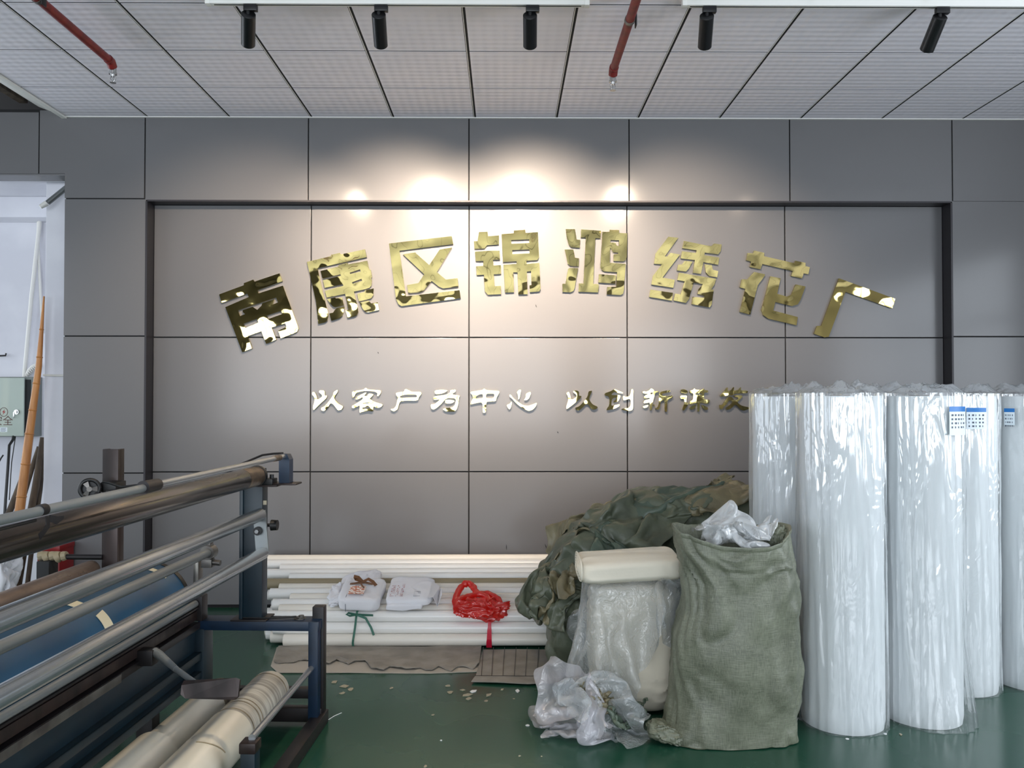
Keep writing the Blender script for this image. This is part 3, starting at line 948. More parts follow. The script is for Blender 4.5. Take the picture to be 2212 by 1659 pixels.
def sprinkler(label, px, py, brx):
    Y1 = 4.93
    p = at(px, py, Y1)
    x, z = p.x, p.z
    t = thing('sprinkler_pipe', label, 'sprinkler pipe', (x, Y1, CEIL_Z), 'red sprinkler pipes under the ceiling')
    r = .023
    mb = MB().tube([(x, 0.5, z), (x, Y1 - .03, z), (x, Y1, z - .006), (x, Y1 + .02, z - .03)], [r, r, r, r], 20)
    ob('pipe', mb, 'pipe_red', t)
    mb = MB().tube([(x, Y1 - .04, z), (x, Y1 - .005, z - .002), (x, Y1 + .02, z - .026)], [r + .004, r + .004, r + .003], 20)
    ob('elbow', mb, 'pipe_red', t)
    hz = z - .035
    mb = MB().tube([(x, Y1 + .025, hz + .015), (x, Y1 + .025, hz - .02), (x, Y1 + .025, hz - .02), (x, Y1 + .025, hz - .032), (x, Y1 + .025, hz - .032), (x, Y1 + .025, hz - .045)],
                   [.019, .019, .023, .023, .015, .013], 18)
    ob('head_fitting', mb, 'chrome', t)
    mb = MB()
    for s in (-1, 1):
        mb.tube([(x + s * .012, Y1 + .025, hz - .042), (x + s * .015, Y1 + .025, hz - .058), (x, Y1 + .025, hz - .078)], .003, 8)
    mb.tube([(x, Y1 + .025, hz - .044), (x, Y1 + .025, hz - .078)], .0035, 8)
    ob('head_frame', mb, 'chrome', t)
    mb = MB().tube([(x, Y1 + .025, hz - .078), (x, Y1 + .025, hz - .081)], .018, 18)
    ob('deflector', mb, 'chrome', t)
    by = brx
    mb = MB().box((x + .028, by - .022, z - .035), (x + .034, by + .022, CEIL_Z), .001)
    ob('hanger_plate', mb, 'machine_dark', t)
    mb = MB().pipe((x, by - .012, z), (x, by + .012, z), r + .004, r + .0005)
    ob('hanger_ring', mb, 'steel_grey', t)
    return t


sprinkler('red sprinkler pipe ending in a chrome head, at the left ceiling corner', 240, 133, 4.15)
sprinkler('red sprinkler pipe ending in a chrome head, between the two track rails', 1325, 150, 4.28)

# ------------------------------------------------------------------ steel rewinding machine
MY = 4.05


PIVOT = Vector((-1.1, MY, 0))
MROT = R(-2.7)                       # the machine stands slightly askew to the wall
_unrot = Matrix.Rotation(-MROT, 3, 'Z')


def M(px, py, Y=MY):
    return _unrot @ (at(px, py, Y) - PIVOT) + PIVOT


def askew(o):
    o.location = Matrix.Rotation(MROT, 3, 'Z') @ (Vector(o.location) - PIVOT) + PIVOT
    o.rotation_euler = (0, 0, MROT)


NEAR = 1.0
mach = thing('rewinding_machine', 'steel fabric rewinding machine with long parallel rollers and dark blue frame', 'machine', (-1.35, 2.6, 0))


def bar(name, px, py, r, y0, y1, material, end_px_Y=MY, n=24):
    p = M(px, py, end_px_Y)
    mb = MB().tube([(p.x, y0, p.z), (p.x, y0 + .003, p.z), (p.x, y1 - .003, p.z), (p.x, y1, p.z)], [r - .002, r, r, r - .002], n)
    return ob(name, mb, material, mach), p


# end frame, parallel to the panelled wall
b0, b1 = M(424, 1343, 4.0), M(690, 1363, 4.0)
mb = MB().box((b0.x, 4.0, b1.z), (b1.x, 4.11, b0.z), .004)
ob('cross_beam', mb, 'machine_blue', mach)
beam_top = b0.z
l0, l1 = M(667, 1343, 4.0), M(688, 1343, 4.0)
mb = MB().box((l0.x, 3.999, 0), (l1.x, 4.055, b0.z - .001), .003)
ob('leg', mb, 'machine_blue', mach)
l0, l1 = M(678, 1308, 4.08), M(703, 1308, 4.08)
mb = MB().box((l0.x, 4.06, 0), (l1.x, 4.115, l0.z), .004)
ob('leg', mb, 'machine_dark', mach)
l0, l1 = M(421, 1363, 4.0), M(438, 1363, 4.0)
mb = MB().box((l0.x - .02, 4.0, 0), (l1.x, 4.11, b1.z + .01), .003)
ob('leg', mb, 'machine_teal', mach)
for z0, z1, y in ((.02, .085, 4.07), (.12, .165, 4.10)):
    mb = MB().box((l1.x, y - .025, z0), (M(690, 1500, 4.0).x, y + .025, z1), .003)
    ob('lower_cross_beam', mb, 'machine_dark', mach)
# upright column on the end frame
c0, c1 = M(530, 1050), M(571, 1050)
col_top = M(550, 1048).z
mb = MB().box((c0.x, 4.02, beam_top), (c1.x, 4.10, col_top), .003)
ob('column', mb, 'machine_teal', mach)
mb = MB().box((c0.x - .016, 4.01, beam_top), (c0.x, 4.11, col_top), .002)
ob('column_flange', mb, 'machine_teal', mach)
mb = MB().box((c0.x - .05, 3.99, beam_top), (c1.x + .03, 4.12, beam_top + .008), .002)
ob('base_plate', mb, 'machine_dark', mach)
# loose cable end and washers on the beam
mb = MB()
pp = [M(520, 1336, 4.03), M(570, 1336, 4.02), M(610, 1334, 4.03), M(640, 1331, 4.05)]
mb.tube([Vector((p.x, p.y, beam_top + .011)) for p in pp], .004, 8)
ob('cable_end', mb, 'rubber_black', mach)
q = M(648, 1333, 4.05)
mb = MB()
for k, rr in enumerate((.026, .019, .013)):
    mb.tube([(q.x + k * .004, 4.05, beam_top + .001 + k * .006), (q.x + k * .004, 4.05, beam_top + .006 + k * .006)], rr, 16)
ob('washer_stack', mb, 'steel_grey', mach)

# big dark roller with a worn far end
ro, p = bar('main_roller', 562, 1026, .046, NEAR, 3.80, 'roller_dark', n=40)
mb = MB().tube([(p.x, 3.80, p.z), (p.x, 3.985, p.z)], .0462, 40)
ob('roller_worn_end', mb, 'roller_worn', ro)
mb = MB().tube([(p.x, 3.985, p.z), (p.x, 4.01, p.z), (p.x, 4.01, p.z), (p.x, 4.05, p.z)], [.049, .049, .018, .018], 30)
ob('roller_end_ring', mb, 'rubber_black', ro)
bb = M(583, 1038)
mb = MB().box((bb.x - .03, 4.0, bb.z - .018), (bb.x + .028, 4.08, bb.z + .012), .006)
mb.tube([(bb.x + .012, 4.04, bb.z), (bb.x + .012, 4.04, bb.z + .03)], .010, 12)
mb.tube([(bb.x - .02, 4.04, bb.z), (bb.x - .02, 4.04, bb.z + .06)], .006, 10)
ob('bearing_block', mb, 'rubber_black', mach)
s0, s1 = M(560, 1046), M(640, 1046)
mb = MB().box((s0.x, 4.0, s0.z - .008), (M(605, 1046).x, 4.09, s0.z), .001)
mb.box((M(590, 1046).x, 4.01, s0.z - .001), (M(645, 1046).x, 4.11, s0.z + .007), .001)
ob('shelf_plate', mb, 'steel_brown', mach)
# blue bracket carrying the top pipe
k0, k1 = M(604, 980), M(627, 980)
kt, kb = M(615, 981).z, M(615, 1044).z
pts = [(k0.x, kb), (k1.x, kb), (k1.x, kt - .025), (k1.x - .012, kt), (k0.x, kt)]
mb = MB().prism([pts], lambda x, z: Vector((x, 4.04, z)), Vector((0, .06, 0)))
ob('pipe_bracket', mb, 'machine_blue', mach, smooth=False)
mb = MB().tube([M(522, 1002, 4.09), M(567, 983, 4.09), M(590, 980, 4.09), M(612, 979, 4.09)], .005, 8)
ob('bracket_arm', mb, 'machine_dark', mach)
# top pipe in two diameters
tp = M(614, 986)
KS = math.tan(-MROT)
def y_at(x, px):
    return (x - KS * MY) / ((px - 1090) / F_PX - KS)
ys = y_at(tp.x, 318)
mb = MB().tube([(tp.x, ys, tp.z), (tp.x, 4.06, tp.z)], .0115, 20)
o1 = ob('top_pipe', mb, 'galvanised', mach)
mb = MB().tube([(tp.x, NEAR, tp.z - .002), (tp.x, ys, tp.z - .002)], .0125, 20)
ob('top_pipe', mb, 'galvanised_dull', mach)
mb = MB().tube([(tp.x, ys - .015, tp.z), (tp.x, ys + .085, tp.z)], [.021, .019], 20)
ob('joint_sleeve', mb, 'machine_dark', mach)
mb = MB().tube([(tp.x, 3.90, tp.z), (tp.x, 3.98, tp.z)], .0145, 18)
ob('pipe_clamp', mb, 'roller_worn', mach)
yt = y_at(tp.x, 98)
mb = MB().tube([(tp.x, yt - .012, tp.z), (tp.x, yt + .012, tp.z)], .0145, 18)
mb.ribbon([(tp.x + .015, yt, tp.z - .016), (tp.x + .018, yt - .006, tp.z - .04), (tp.x + .012, yt - .03, tp.z - .062)], [.02, .016, .026], (0, 1, 0.2))
mb.ribbon([(tp.x + .016, yt + .004, tp.z - .02), (tp.x + .02, yt + .03, tp.z - .03), (tp.x + .02, yt + .06, tp.z - .026)], [.015, .02, .008], (0, .3, 1))
ob('cloth_tie', mb, 'machine_dark', mach)
mb = MB().tube([(tp.x - .004, yt - .02, tp.z - .023), (tp.x - .002, yt - .35, tp.z - .026), (tp.x - .002, yt - .8, tp.z - .024)], .004, 8)
ob('hanging_cable', mb, 'rubber_black', mach)

# tension rollers and their lever plate
up, pu = bar('tension_roller', 571, 1108, .0305, NEAR, 3.985, 'galvanised', n=32)
lo, pl = bar('tension_roller', 577, 1190, .029, NEAR, 3.985, 'galvanised', n=32)
pts = [(M(556, 1100).x, M(556, 1106).z), (M(582, 1100).x, M(556, 1098).z), (M(590, 1100).x, M(556, 1186).z), (M(563, 1100).x, M(556, 1192).z)]
mb = MB().prism([pts], lambda x, z: Vector((x, 3.985, z)), Vector((0, .012, 0)))
lev = ob('lever_plate', mb, 'galvanised_dull', mach, smooth=False)
bq = M(568, 1142)
mb = MB().tube([(bq.x, 3.968, bq.z), (bq.x, 3.984, bq.z)], .020, 22)
ob('washer', mb, 'rubber_black', lev)
mb = MB().tube([(bq.x, 3.955, bq.z), (bq.x, 3.969, bq.z)], .010, 6)
ob('bolt', mb, 'chrome', lev)
mb = MB().tube([(bq.x, 3.995, bq.z), (bq.x, 4.025, bq.z)], .014, 12)
ob('pivot_pin', mb, 'machine_dark', lev)
bk = M(589, 1133)
mb = MB().tube([(bk.x - .02, 4.03, bk.z), (bk.x, 4.03, bk.z), (bk.x, 4.03, bk.z), (bk.x + .03, 4.03, bk.z)], [.008, .008, .026, .024], 22)
ob('clamp_knob', mb, 'rubber_black', mach)
tg = M(576, 1085)
mb = MB().box((tg.x - .006, 4.015, tg.z - .008), (tg.x + .01, 4.02, tg.z + .012), .001)
ob('paper_tag', mb, 'scrap_paper', mach)

# slim guide pipe with a scaffold clamp at its far end
gp, pg = bar('guide_pipe', 466, 1186, .0205, NEAR, 3.98, 'galvanised_dull', n=24)
mb = MB().pipe((pg.x, 3.93, pg.z), (pg.x, 3.985, pg.z), .033, .021)
mb.box((pg.x - .012, 3.94, pg.z + .03), (pg.x + .012, 3.98, pg.z + .048), .003)
mb.tube([(pg.x, 3.96, pg.z + .045), (pg.x, 3.96, pg.z + .062)], .012, 6)
mb.tube([(pg.x + .0, 3.955, pg.z - .045), (pg.x + .055, 3.955, pg.z - .05)], .013, 14)
mb.box((pg.x - .03, 3.935, pg.z - .07), (pg.x + .02, 3.98, pg.z - .03), .004)
ob('pipe_clamp', mb, 'steel_grey', gp)
dq = M(424, 1240)
mb = MB().box((M(424, 1240).x, 3.99, M(424, 1266).z), (M(437, 1240).x, 4.05, M(424, 1206).z), .012)
ob('bearing_bracket', mb, 'steel_grey', mach)
mb = MB().box((M(416, 1240).x, 3.99, beam_top), (M(445, 1240).x, 4.06, M(424, 1284).z), .004)
ob('bearing_post', mb, 'machine_dark', mach)

# blue drum with paper bands
dr = .205
dc = M(328, 1302)
mb = MB().tube([(dc.x, NEAR + .1, dc.z), (dc.x, NEAR + .11, dc.z), (dc.x, 3.955, dc.z)], [dr - .008, dr, dr], 64)
drum = ob('drum', mb, 'drum_blue', mach)
mb = MB().tube([(dc.x, 3.955, dc.z), (dc.x, 3.985, dc.z), (dc.x, 3.985, dc.z), (dc.x, 4.06, dc.z)], [dr + .004, dr + .004, .03, .03], 64)
ob('drum_rim', mb, 'rubber_black', drum)


def band(y, a0, a1, w):
    mb = MB()
    n = 14
    pts = []
    for k in range(n):
        an = a0 + (a1 - a0) * k / (n - 1)
        pts.append(Vector((dc.x + math.cos(an) * (dr + .003), y + .02 * math.sin(3 * an), dc.z + math.sin(an) * (dr + .003))))
    mb.ribbon(pts, w, (0, 1, 0), .0012)
    ob('paper_band', mb, 'tape_tan', drum)


band(3.25, R(15), R(44), .060)
band(3.22, R(58), R(82), .060)
band(3.86, R(48), R(92), .035)
# worn roller beyond the drum
bar('back_roller', 205, 1228, .045, NEAR, 3.98, 'rust_roller', n=28)

# brown post on the far side with a hand wheel unit
v0, v1 = M(217, 971), M(252, 971)
mb = MB().box((v0.x, 4.03, 0), (v1.x, 4.045, v0.z), .002)
mb.box((v0.x, 4.045, 0), (v0.x + .008, 4.09, v0.z), .002)
mb.box((v1.x - .008, 4.045, 0), (v1.x, 4.09, v0.z), .002)
post = ob('channel_post', mb, 'steel_brown', mach)
hw = M(184, 1058, 3.9)
t_c = Vector((hw.x, 3.90, hw.z))
ax = Vector((.34, -.94, 0)).normalized()
sd = Vector((ax.y, -ax.x, 0)) * -1
zz = Vector((0, 0, 1))
mb = MB()
nn = 28
rim = [t_c + (sd * math.cos(2 * math.pi * k / nn) + zz * math.sin(2 * math.pi * k / nn)) * .042 for k in range(nn + 1)]
mb.tube(rim, .009, 12, caps=False)
wheel = ob('hand_wheel_rim', mb, 'rubber_black', mach)
mb = MB()
for k in range(3):
    an = R(90 + 120 * k + 30)
    d = sd * math.cos(an) + zz * math.sin(an)
    e = sd * math.cos(an + .35) + zz * math.sin(an + .35)
    g = sd * math.cos(an - .35) + zz * math.sin(an - .35)
    mb.add([t_c + e * .036 + ax * .006, t_c + g * .036 + ax * .006, t_c + (d.cross(ax)) * .006 + d * .010 + ax * .010, t_c - (d.cross(ax)) * .006 + d * .010 + ax * .010,
            t_c + e * .036 - ax * .002, t_c + g * .036 - ax * .002, t_c + (d.cross(ax)) * .006 + d * .010 - ax * .002, t_c - (d.cross(ax)) * .006 + d * .010 - ax * .002],
           [(0, 1, 2, 3), (4, 5, 6, 7), (0, 1, 5, 4), (1, 2, 6, 5), (2, 3, 7, 6), (3, 0, 4, 7)])
mb.tube([t_c - ax * .006, t_c + ax * .012], .012, 16)
ob('wheel_spoke', mb, 'steel_grey', wheel, smooth=False)
mb = MB().tube([t_c - ax * .012, t_c - ax * .05], .040, 28)
mb.tube([t_c - ax * .05, t_c - ax * .085 + Vector((.02, 0, .004))], .026, 20)
ob('wheel_hub', mb, 'rubber_black', wheel)
g0 = M(226, 1048, 3.95)
mb = MB().box((g0.x - .03, 3.93, g0.z - .035), (g0.x + .045, 4.03, g0.z + .012), .006)
ob('gear_box', mb, 'rubber_black', mach)
mb = MB().tube([M(222, 1040, 3.92), M(236, 1043, 3.92), M(262, 1052, 3.92), M(300, 1048, 3.92)], .006, 10)
mb.tube([M(230, 1062, 3.92), M(258, 1060, 3.92), M(285, 1052, 3.92), M(310, 1054, 3.92)], .007, 10)
mb.tube([M(205, 1066, 3.92), M(225, 1070, 3.92), M(262, 1066, 3.92)], .006, 10)
ob('cable_loop', mb, 'rubber_black', mach)
h0 = M(218, 1205)
mb = MB().tube([(M(95, 1204).x, 4.03, h0.z), (h0.x, 4.03, h0.z)], .013, 16)
arm = ob('side_rod', mb, 'machine_dark', mach)
mb = MB()
base = M(100, 1204)
for k in range(5):
    mb.tube([(base.x - .05 + k * .028, 4.03, base.z - .004 * (k % 2)), (base.x - .03 + k * .028, 4.03, base.z + .004)], [.024 + .006 * (k % 2), .020], 10)
ob('tape_wrap', mb, 'tube_olive', arm)
m0, m1 = M(80, 1212), M(108, 1250)
mb = MB().box((m0.x, 3.99, .02), (m1.x, 4.07, m0.z), .006)
ob('motor_box', mb, 'box_dark', mach)

# stack of rails under the rollers
thin, pt = bar('guide_pipe', 432, 1298, .0165, NEAR, 3.98, 'galvanised_dull', n=20)
RX = M(430, 1300, 4.0).x
def zp(py):
    return M(430, py, 4.0).z
r0, r1 = zp(1311), zp(1359)
mb = MB().box((RX - .06, NEAR, r0 - .008), (RX, 4.0, r0), .001)
mb.box((RX - .06, NEAR, r1), (RX, 4.0, r1 + .030), .001)
mb.box((RX - .06, NEAR, r1), (RX - .045, 4.0, r0), .001)
ob('channel_rail', mb, 'machine_dark', mach)
mb = MB().box((RX - .044, NEAR, r1 + .042), (RX - .012, 4.0, r0 - .02), .001)
ob('slide_bar', mb, 'steel_brown', mach)
mb = MB().box((RX + .0, NEAR, r1 - .004), (RX + .004, 3.25, r1 + .028), .0005)
ob('wear_strip', mb, 'steel_grey', mach)
mb = MB().box((RX - .04, NEAR, zp(1462)), (RX - .025, 4.0, r1), .001)
ob('side_plate', mb, 'machine_teal', mach)
for s in (1410, 1452):
    z = zp(s)
    mb = MB().box((RX - .03, NEAR, z - .006), (RX + .008, 4.0, z), .001)
    mb.box((RX + .003, NEAR, z - .034), (RX + .008, 4.0, z), .001)
    ob('angle_rail', mb, 'machine_teal', mach)
for y in (3.58, 1.2):
    mb = MB().box((RX - .10, y, 0), (RX - .03, y + .07, zp(1455)), .003)
    ob('leg', mb, 'machine_dark', mach)
# near end frame that carries the other end of the rollers
mb = MB().box((-2.0, NEAR - .06, 0), (-1.92, NEAR + .02, 1.30), .004)
mb.box((-1.16, NEAR - .06, 0), (-1.08, NEAR + .02, 1.30), .004)
mb.box((-2.0, NEAR - .06, .42), (-1.08, NEAR + .02, .50), .004)
ob('near_frame', mb, 'machine_teal', mach)
# foot pedal on a bent rod
f0 = M(333, 1408, 3.45)
mb = MB().box((RX - .02, f0.y - .03, f0.z - .05), (f0.x + .006, f0.y + .03, f0.z + .012), .004)
ob('pedal_mount', mb, 'machine_dark', mach)
f1 = M(352, 1425, 3.40)
f2 = M(425, 1478, 3.22)
mb = MB().tube([f0, f1, f2], [.013, .011, .011], 14)
mb.tube([f0, f0 * .72 + f1 * .28 + Vector((.012, 0, -.004)), f1 * .6 + f2 * .4], [.018, .018, .012], 12)
ped = ob('pedal_rod', mb, 'galvanised_dull', mach)
pc = [M(397, 1470, 3.22), M(508, 1464, 3.22), M(518, 1468, 3.22), M(514, 1505, 3.20), M(506, 1512, 3.20), M(400, 1509, 3.20), M(390, 1500, 3.20), M(392, 1480, 3.21)]
mb = MB()
d = Vector((0.0, .012, -.004))
n = len(pc)
mb.add(pc + [p + d for p in pc], [tuple(range(n)), tuple(range(2 * n - 1, n - 1, -1))] + [(i, (i + 1) % n, n + (i + 1) % n, n + i) for i in range(n)])
ob('pedal_plate', mb, 'steel_brown', ped, smooth=False)

# low cradle in front: floor rails, near post and front rod
fx = M(690, 1556).x
mb = MB().box((fx - .03, 1.6, 0), (fx + .03, 4.115, .06), .004)
ob('floor_rail', mb, 'machine_dark', mach)
np_ = M(543, 1599, 3.14)
mb = MB().box((np_.x - .028, 3.11, 0), (np_.x + .026, 3.17, np_.z), .004)
cpost = ob('cradle_post', mb, 'machine_teal', mach)
mb = MB().box((np_.x - .032, 3.105, np_.z - .035), (np_.x + .030, 3.175, np_.z + .004), .006)
ob('post_cap', mb, 'steel_brown', cpost)
fr = M(679, 1436)
mb = MB().tube([(fr.x, 4.02, fr.z), (np_.x + .005, 3.14, np_.z + .012)], .0135, 18)
ob('front_rod', mb, 'galvanised', mach)
for y in (1.7, 3.14):
    mb = MB().box((RX - .10, y - .03, .02), (fx, y + .03, .08), .003)
    ob('cradle_cross_beam', mb, 'machine_dark', mach)


def cradle_roll(label, px, py, r, y1, y_step, worn):
    p = M(px, py)
    t = thing('coated_roll', label, 'roll', (p.x, 3.0, p.z - r), 'coated rolls in the machine cradle')
    mb = MB().tube([(p.x, 1.3, p.z), (p.x, 1.303, p.z), (p.x, y_step - .004, p.z), (p.x, y_step, p.z)], [r - .003, r, r, r - .003], 56)
    ob('sleeve', mb, 'roll_cream', t)
    r2 = r - (.004 if worn else .016)
    mb = MB().tube([(p.x, y_step, p.z), (p.x, y1 - .02, p.z), (p.x, y1, p.z)], [r2, r2, r2 - .006], 56)
    c = ob('worn_core', mb, 'roll_worn' if worn else 'roll_cream', t)
    if worn:
        for yy in (y1 - .06, y_step + .02, y_step + .10, y_step + .13):
            mb = MB().pipe((p.x, yy, p.z), (p.x, yy + .008, p.z), r2 + .0015, r2 - .002, 48)
            ob('scuffed_ring', mb, 'roll_dirty_end', c)
        mb = MB()
        pts = [Vector((p.x + math.cos(a) * (r + .001), y_step - .30 + .03 * math.cos(a * 2), p.z + math.sin(a) * (r + .001))) for a in [R(90 - 6 * k) for k in range(12)]]
        mb.ribbon(pts, .006, (0, 1, 0), .0006)
        ob('crack_line', mb, 'tube_olive', t)
    else:
        mb = MB().tube([(p.x, y1 - .16, p.z), (p.x, y1 - .02, p.z), (p.x, y1 + .004, p.z)], [r2 + .002, r2 + .002, r2 - .004], 48)
        ob('dirty_end', mb, 'roll_dirty_end', c)
    askew(t)
    return t


cradle_roll('glossy cream coated roll beside the blue side rails, under the pedal plate', 488, 1492, .098, 3.98, 3.30, False)
cradle_roll('cream coated roll with a scuffed grey far end, beside the front rod', 592, 1482, .098, 4.0, 3.48, True)
askew(mach)

# ------------------------------------------------------------------ soft shapes
def sphere_grid(nu, nv):
    vs, fs = [], []
    for j in range(nv + 1):
        ph = math.pi * j / nv - math.pi / 2
        for i in range(nu):
            th = 2 * math.pi * i / nu
            vs.append(Vector((math.cos(ph) * math.cos(th), math.cos(ph) * math.sin(th), math.sin(ph))))
    for j in range(nv):
        for i in range(nu):
            i2 = (i + 1) % nu
            fs.append((j * nu + i, j * nu + i2, (j + 1) * nu + i2, (j + 1) * nu + i))
    return vs, fs


def sgnpow(v, p):
    return math.copysign(abs(v) ** p, v)


def crumple(center, half, seed, rot=(0, 0, 0), amp=.16, freq=1.6, square=.75, flow=(1, 1, .55), nu=110, nv=64, floor_z=None, fine=.35, peak=None, opening=None, style='cloth'):
    """crumpled soft bag: rounded block pushed about by long sharp-edged folds"""
    c = Vector(center)
    h = Vector(half)
    off = Vector((seed * 7.13, seed * 3.71, seed * 5.37))
    vs, fs = sphere_grid(nu, nv)
    rm = Euler([R(a) for a in rot]).to_matrix()
    fd = Euler((seed * 1.7, seed * .9, seed * 2.3)).to_matrix()
    fl = Vector(flow)
    out = []
    hm = (h.x * h.y * h.z) ** (1 / 3)
    for p in vs:
        b = Vector((sgnpow(p.x, square), sgnpow(p.y, square), sgnpow(p.z, square)))
        q = Vector((p.x * fl.x, p.y * fl.y, p.z * fl.z)) * freq + off
        w = Vector((noise.noise(q * .8 + Vector((9, 0, 0))), noise.noise(q * .8 + Vector((0, 9, 0))), noise.noise(q * .8 + Vector((0, 0, 9)))))
        low = noise.noise(q * .7)
        if style == 'cloth':
            # folds are long in one direction and change that direction slowly over the bag
            g = fd @ (p * freq + w * .55)
            g1 = Vector((g.x * .45, g.y * 1.9, g.z * 1.0)) + off
            g2 = Vector((g.z * .5, g.x * 2.8, g.y * 1.2)) + off * 1.3
            g3 = Vector((g.x * 1.2, g.y * 6.0, g.z * 2.4)) + off * .7
            m = min(1, max(0, .5 + 1.6 * noise.noise(q * .5 + Vector((3, 3, 3)))))
            b1 = min(1, 2.0 * abs(noise.noise(g1)))
            b2 = min(1, 2.0 * abs(noise.noise(g2)))
            b3 = min(1, 2.0 * abs(noise.noise(g3)))
            d = amp * (low * 1.1 + (b1 - .35) * (1.1 * m + .3) + (b2 - .35) * (1.0 - m + .2) * .8 + (ridge(g1 * 1.3 + Vector((5, 5, 5))) - .4) * .35 + (b3 - .35) * fine * .45)
        else:
            q2 = q + w * .9
            d = amp * (low * .9 + (ridge(q2) ** 2 - .4) * .9 + (ridge(q2 * 2.1 + Vector((4, 4, 4))) - .5) * fine + (ridge(q2 * 4.5 + Vector((1, 7, 2))) - .5) * fine * .35)
        v = Vector((b.x * h.x, b.y * h.y, b.z * h.z)) + Vector((p.x, p.y, p.z)) * d * hm
        if peak:
            for (dx, dy, dz, a, wd) in peak:
                dd = (p - Vector((dx, dy, dz)).normalized()).length
                v += Vector((dx, dy, dz)) * a * math.exp(-(dd / wd) ** 2)
        v = rm @ v + c
        if floor_z is not None and v.z < floor_z:
            v.z = floor_z + (v.z - floor_z) * 0.02
        out.append(v)
    if opening:
        od, cosv = Vector(opening[:3]).normalized(), opening[3]
        fs = [f for f in fs if sum(vs[i].dot(od) for i in f) / 4 < cosv + .05 * noise.noise(vs[f[0]] * 2 + off)]
        mb = MB().add(out, fs)
        # pull the lining of the mouth inwards so the bag shows a dark hollow
        return mb
    return MB().add(out, fs)


# ------------------------------------------------------------------ stack of white tubes along the wall
TR = .0365
tube_local = None
tube_len = 2.42
GT = 'white core tubes stacked along the wall'
tmesh = {}
random.seed(11)
D = 2 * TR + .0012
Y_BACK = INNER_Y - .006 - TR
spots = []
for k in range(14):
    spots.append((Y_BACK - k * D, TR + .010, 0, k == 13))
for k in range(13):
    spots.append((Y_BACK - TR - k * D, TR + .010 + TR * 1.742, 1, k == 12))
RY0, RZ0 = Y_BACK - 2 * TR - 11 * D + .0, TR + .010 + 2 * TR * 1.742
RISE = .0178
for k in range(12):
    spots.append((RY0 + k * (D + .0016), RZ0 + k * RISE, 2, k == 0))
for k in range(6):
    spots.append((Y_BACK - 2 * TR - k * D, RZ0 + .0, 3, False))
for k in (10, 9):
    spots.append((RY0 + (k - .5) * (D + .0016), RZ0 + (k - .5) * RISE - .076, 4, False))
for (y, z, li, first) in spots:
    kind = 'tube_white'
    rr = random.random()
    if rr < .22:
        kind = 'tube_cream'
    kk = round((y - RY0) / (D + .0016)) if li == 2 else -1
    if kk in (6,):
        kind = 'tube_olive'
    if li == 4:
        kind = 'tube_brown'
    pxl = random.uniform(574, 626)
    if kind in ('tube_olive', 'tube_brown'):
        pxl = random.uniform(566, 572)
    if li == 2 and kk >= 0:
        pxl = [578, 604, 590, 628, 584, 604, 568, 626, 574, 606, 566, 578][kk]
    if first:
        pxl = (614, 592, 570)[li]
    x0 = at(pxl, 1300, y).x
    if kind not in tmesh:
        mb = MB().pipe((0, 0, 0), (tube_len, 0, 0), TR, TR - .005, 24)
        o = ob('core_tube', mb, kind)
        tmesh[kind] = o.data
    else:
        o = bpy.data.objects.new('core_tube', tmesh[kind])
        col.objects.link(o)
    o.location = (x0, y, z + (random.uniform(-.0008, .005) if li == 2 and not first else 0))
    if li == 2 and not first:
        o.rotation_euler = (0, R(random.uniform(-.08, .08)), R(random.uniform(-.06, .06)))
    lab = {'tube_white': 'long white core tube lying in the stack against the panelled wall',
           'tube_cream': 'long cream core tube lying in the stack against the panelled wall',
           'tube_olive': 'long olive drab core tube lying between white tubes in the stack',
           'tube_brown': 'brown core tube end poking out between white tubes near the stack top'}[kind]
    tag(o, lab, 'tube', {'tube_white': GT, 'tube_cream': 'cream core tubes in the stack', 'tube_olive': None, 'tube_brown': 'brown core tubes in the stack'}[kind])

# surface of the stack at a given depth
def stack_z(y):
    return RZ0 + TR + max(0, (y - RY0) / (D + .0016)) * RISE


# ties round the front of the stack
yf0 = INNER_Y - .006 - TR - 13 * (2 * TR + .0012) - TR
yf1 = yf0 + TR
yf2 = yf0 + 2 * TR
zc = [TR + .010 + i * TR * 1.742 for i in range(3)]


def front_path(x, dx=0.0):
    return [Vector((x, yf2 + .055, zc[2] + TR + .003)), Vector((x, yf2 + .01, zc[2] + TR * .99 + .003)), Vector((x + dx * .2, yf2 - .006, zc[2] + .016)), Vector((x + dx * .4, yf1 - .004, zc[1] + .014)),
            Vector((x + dx * .6, yf1 - .006, zc[1] - .004)), Vector((x + dx * .8, yf0 - .004, zc[0] + .012)), Vector((x + dx, yf0 - .003, zc[0] - .008)), Vector((x + dx, yf0 + .012, .004))]


xg = at(768, 1360, 5.3).x
t = thing('green_ribbon', 'green ribbon tied in a bow round the front tubes', 'ribbon', (xg, yf0, 0))
ob('band', MB().ribbon(front_path(xg, -.012), .013, (1, 0, 0)), 'ribbon_green', t)
kz = zc[2] + TR * .7
ky = yf2 - .018
mb = MB()
mb.ribbon([(xg, ky, kz), (xg - .05, ky - .006, kz + .012), (xg - .065, ky - .004, kz + .004), (xg - .04, ky - .008, kz - .006), (xg, ky - .004, kz)], .013, (0, -.3, 1))
mb.ribbon([(xg, ky, kz), (xg + .06, ky - .006, kz - .002), (xg + .105, ky - .004, kz - .004)], .014, (0, -.3, 1))
ob('bow_loop', mb, 'ribbon_green', t)
mb = MB().ribbon([(xg, ky, kz), (xg + .06, ky - .012, kz - .02), (xg + .095, yf1 - .012, kz - .07), (xg + .115, yf1 - .02, kz - .118)], .014, (1, 0, .4))
ob('ribbon_tail', mb, 'ribbon_green', t)
xr = at(1058, 1370, 5.3).x
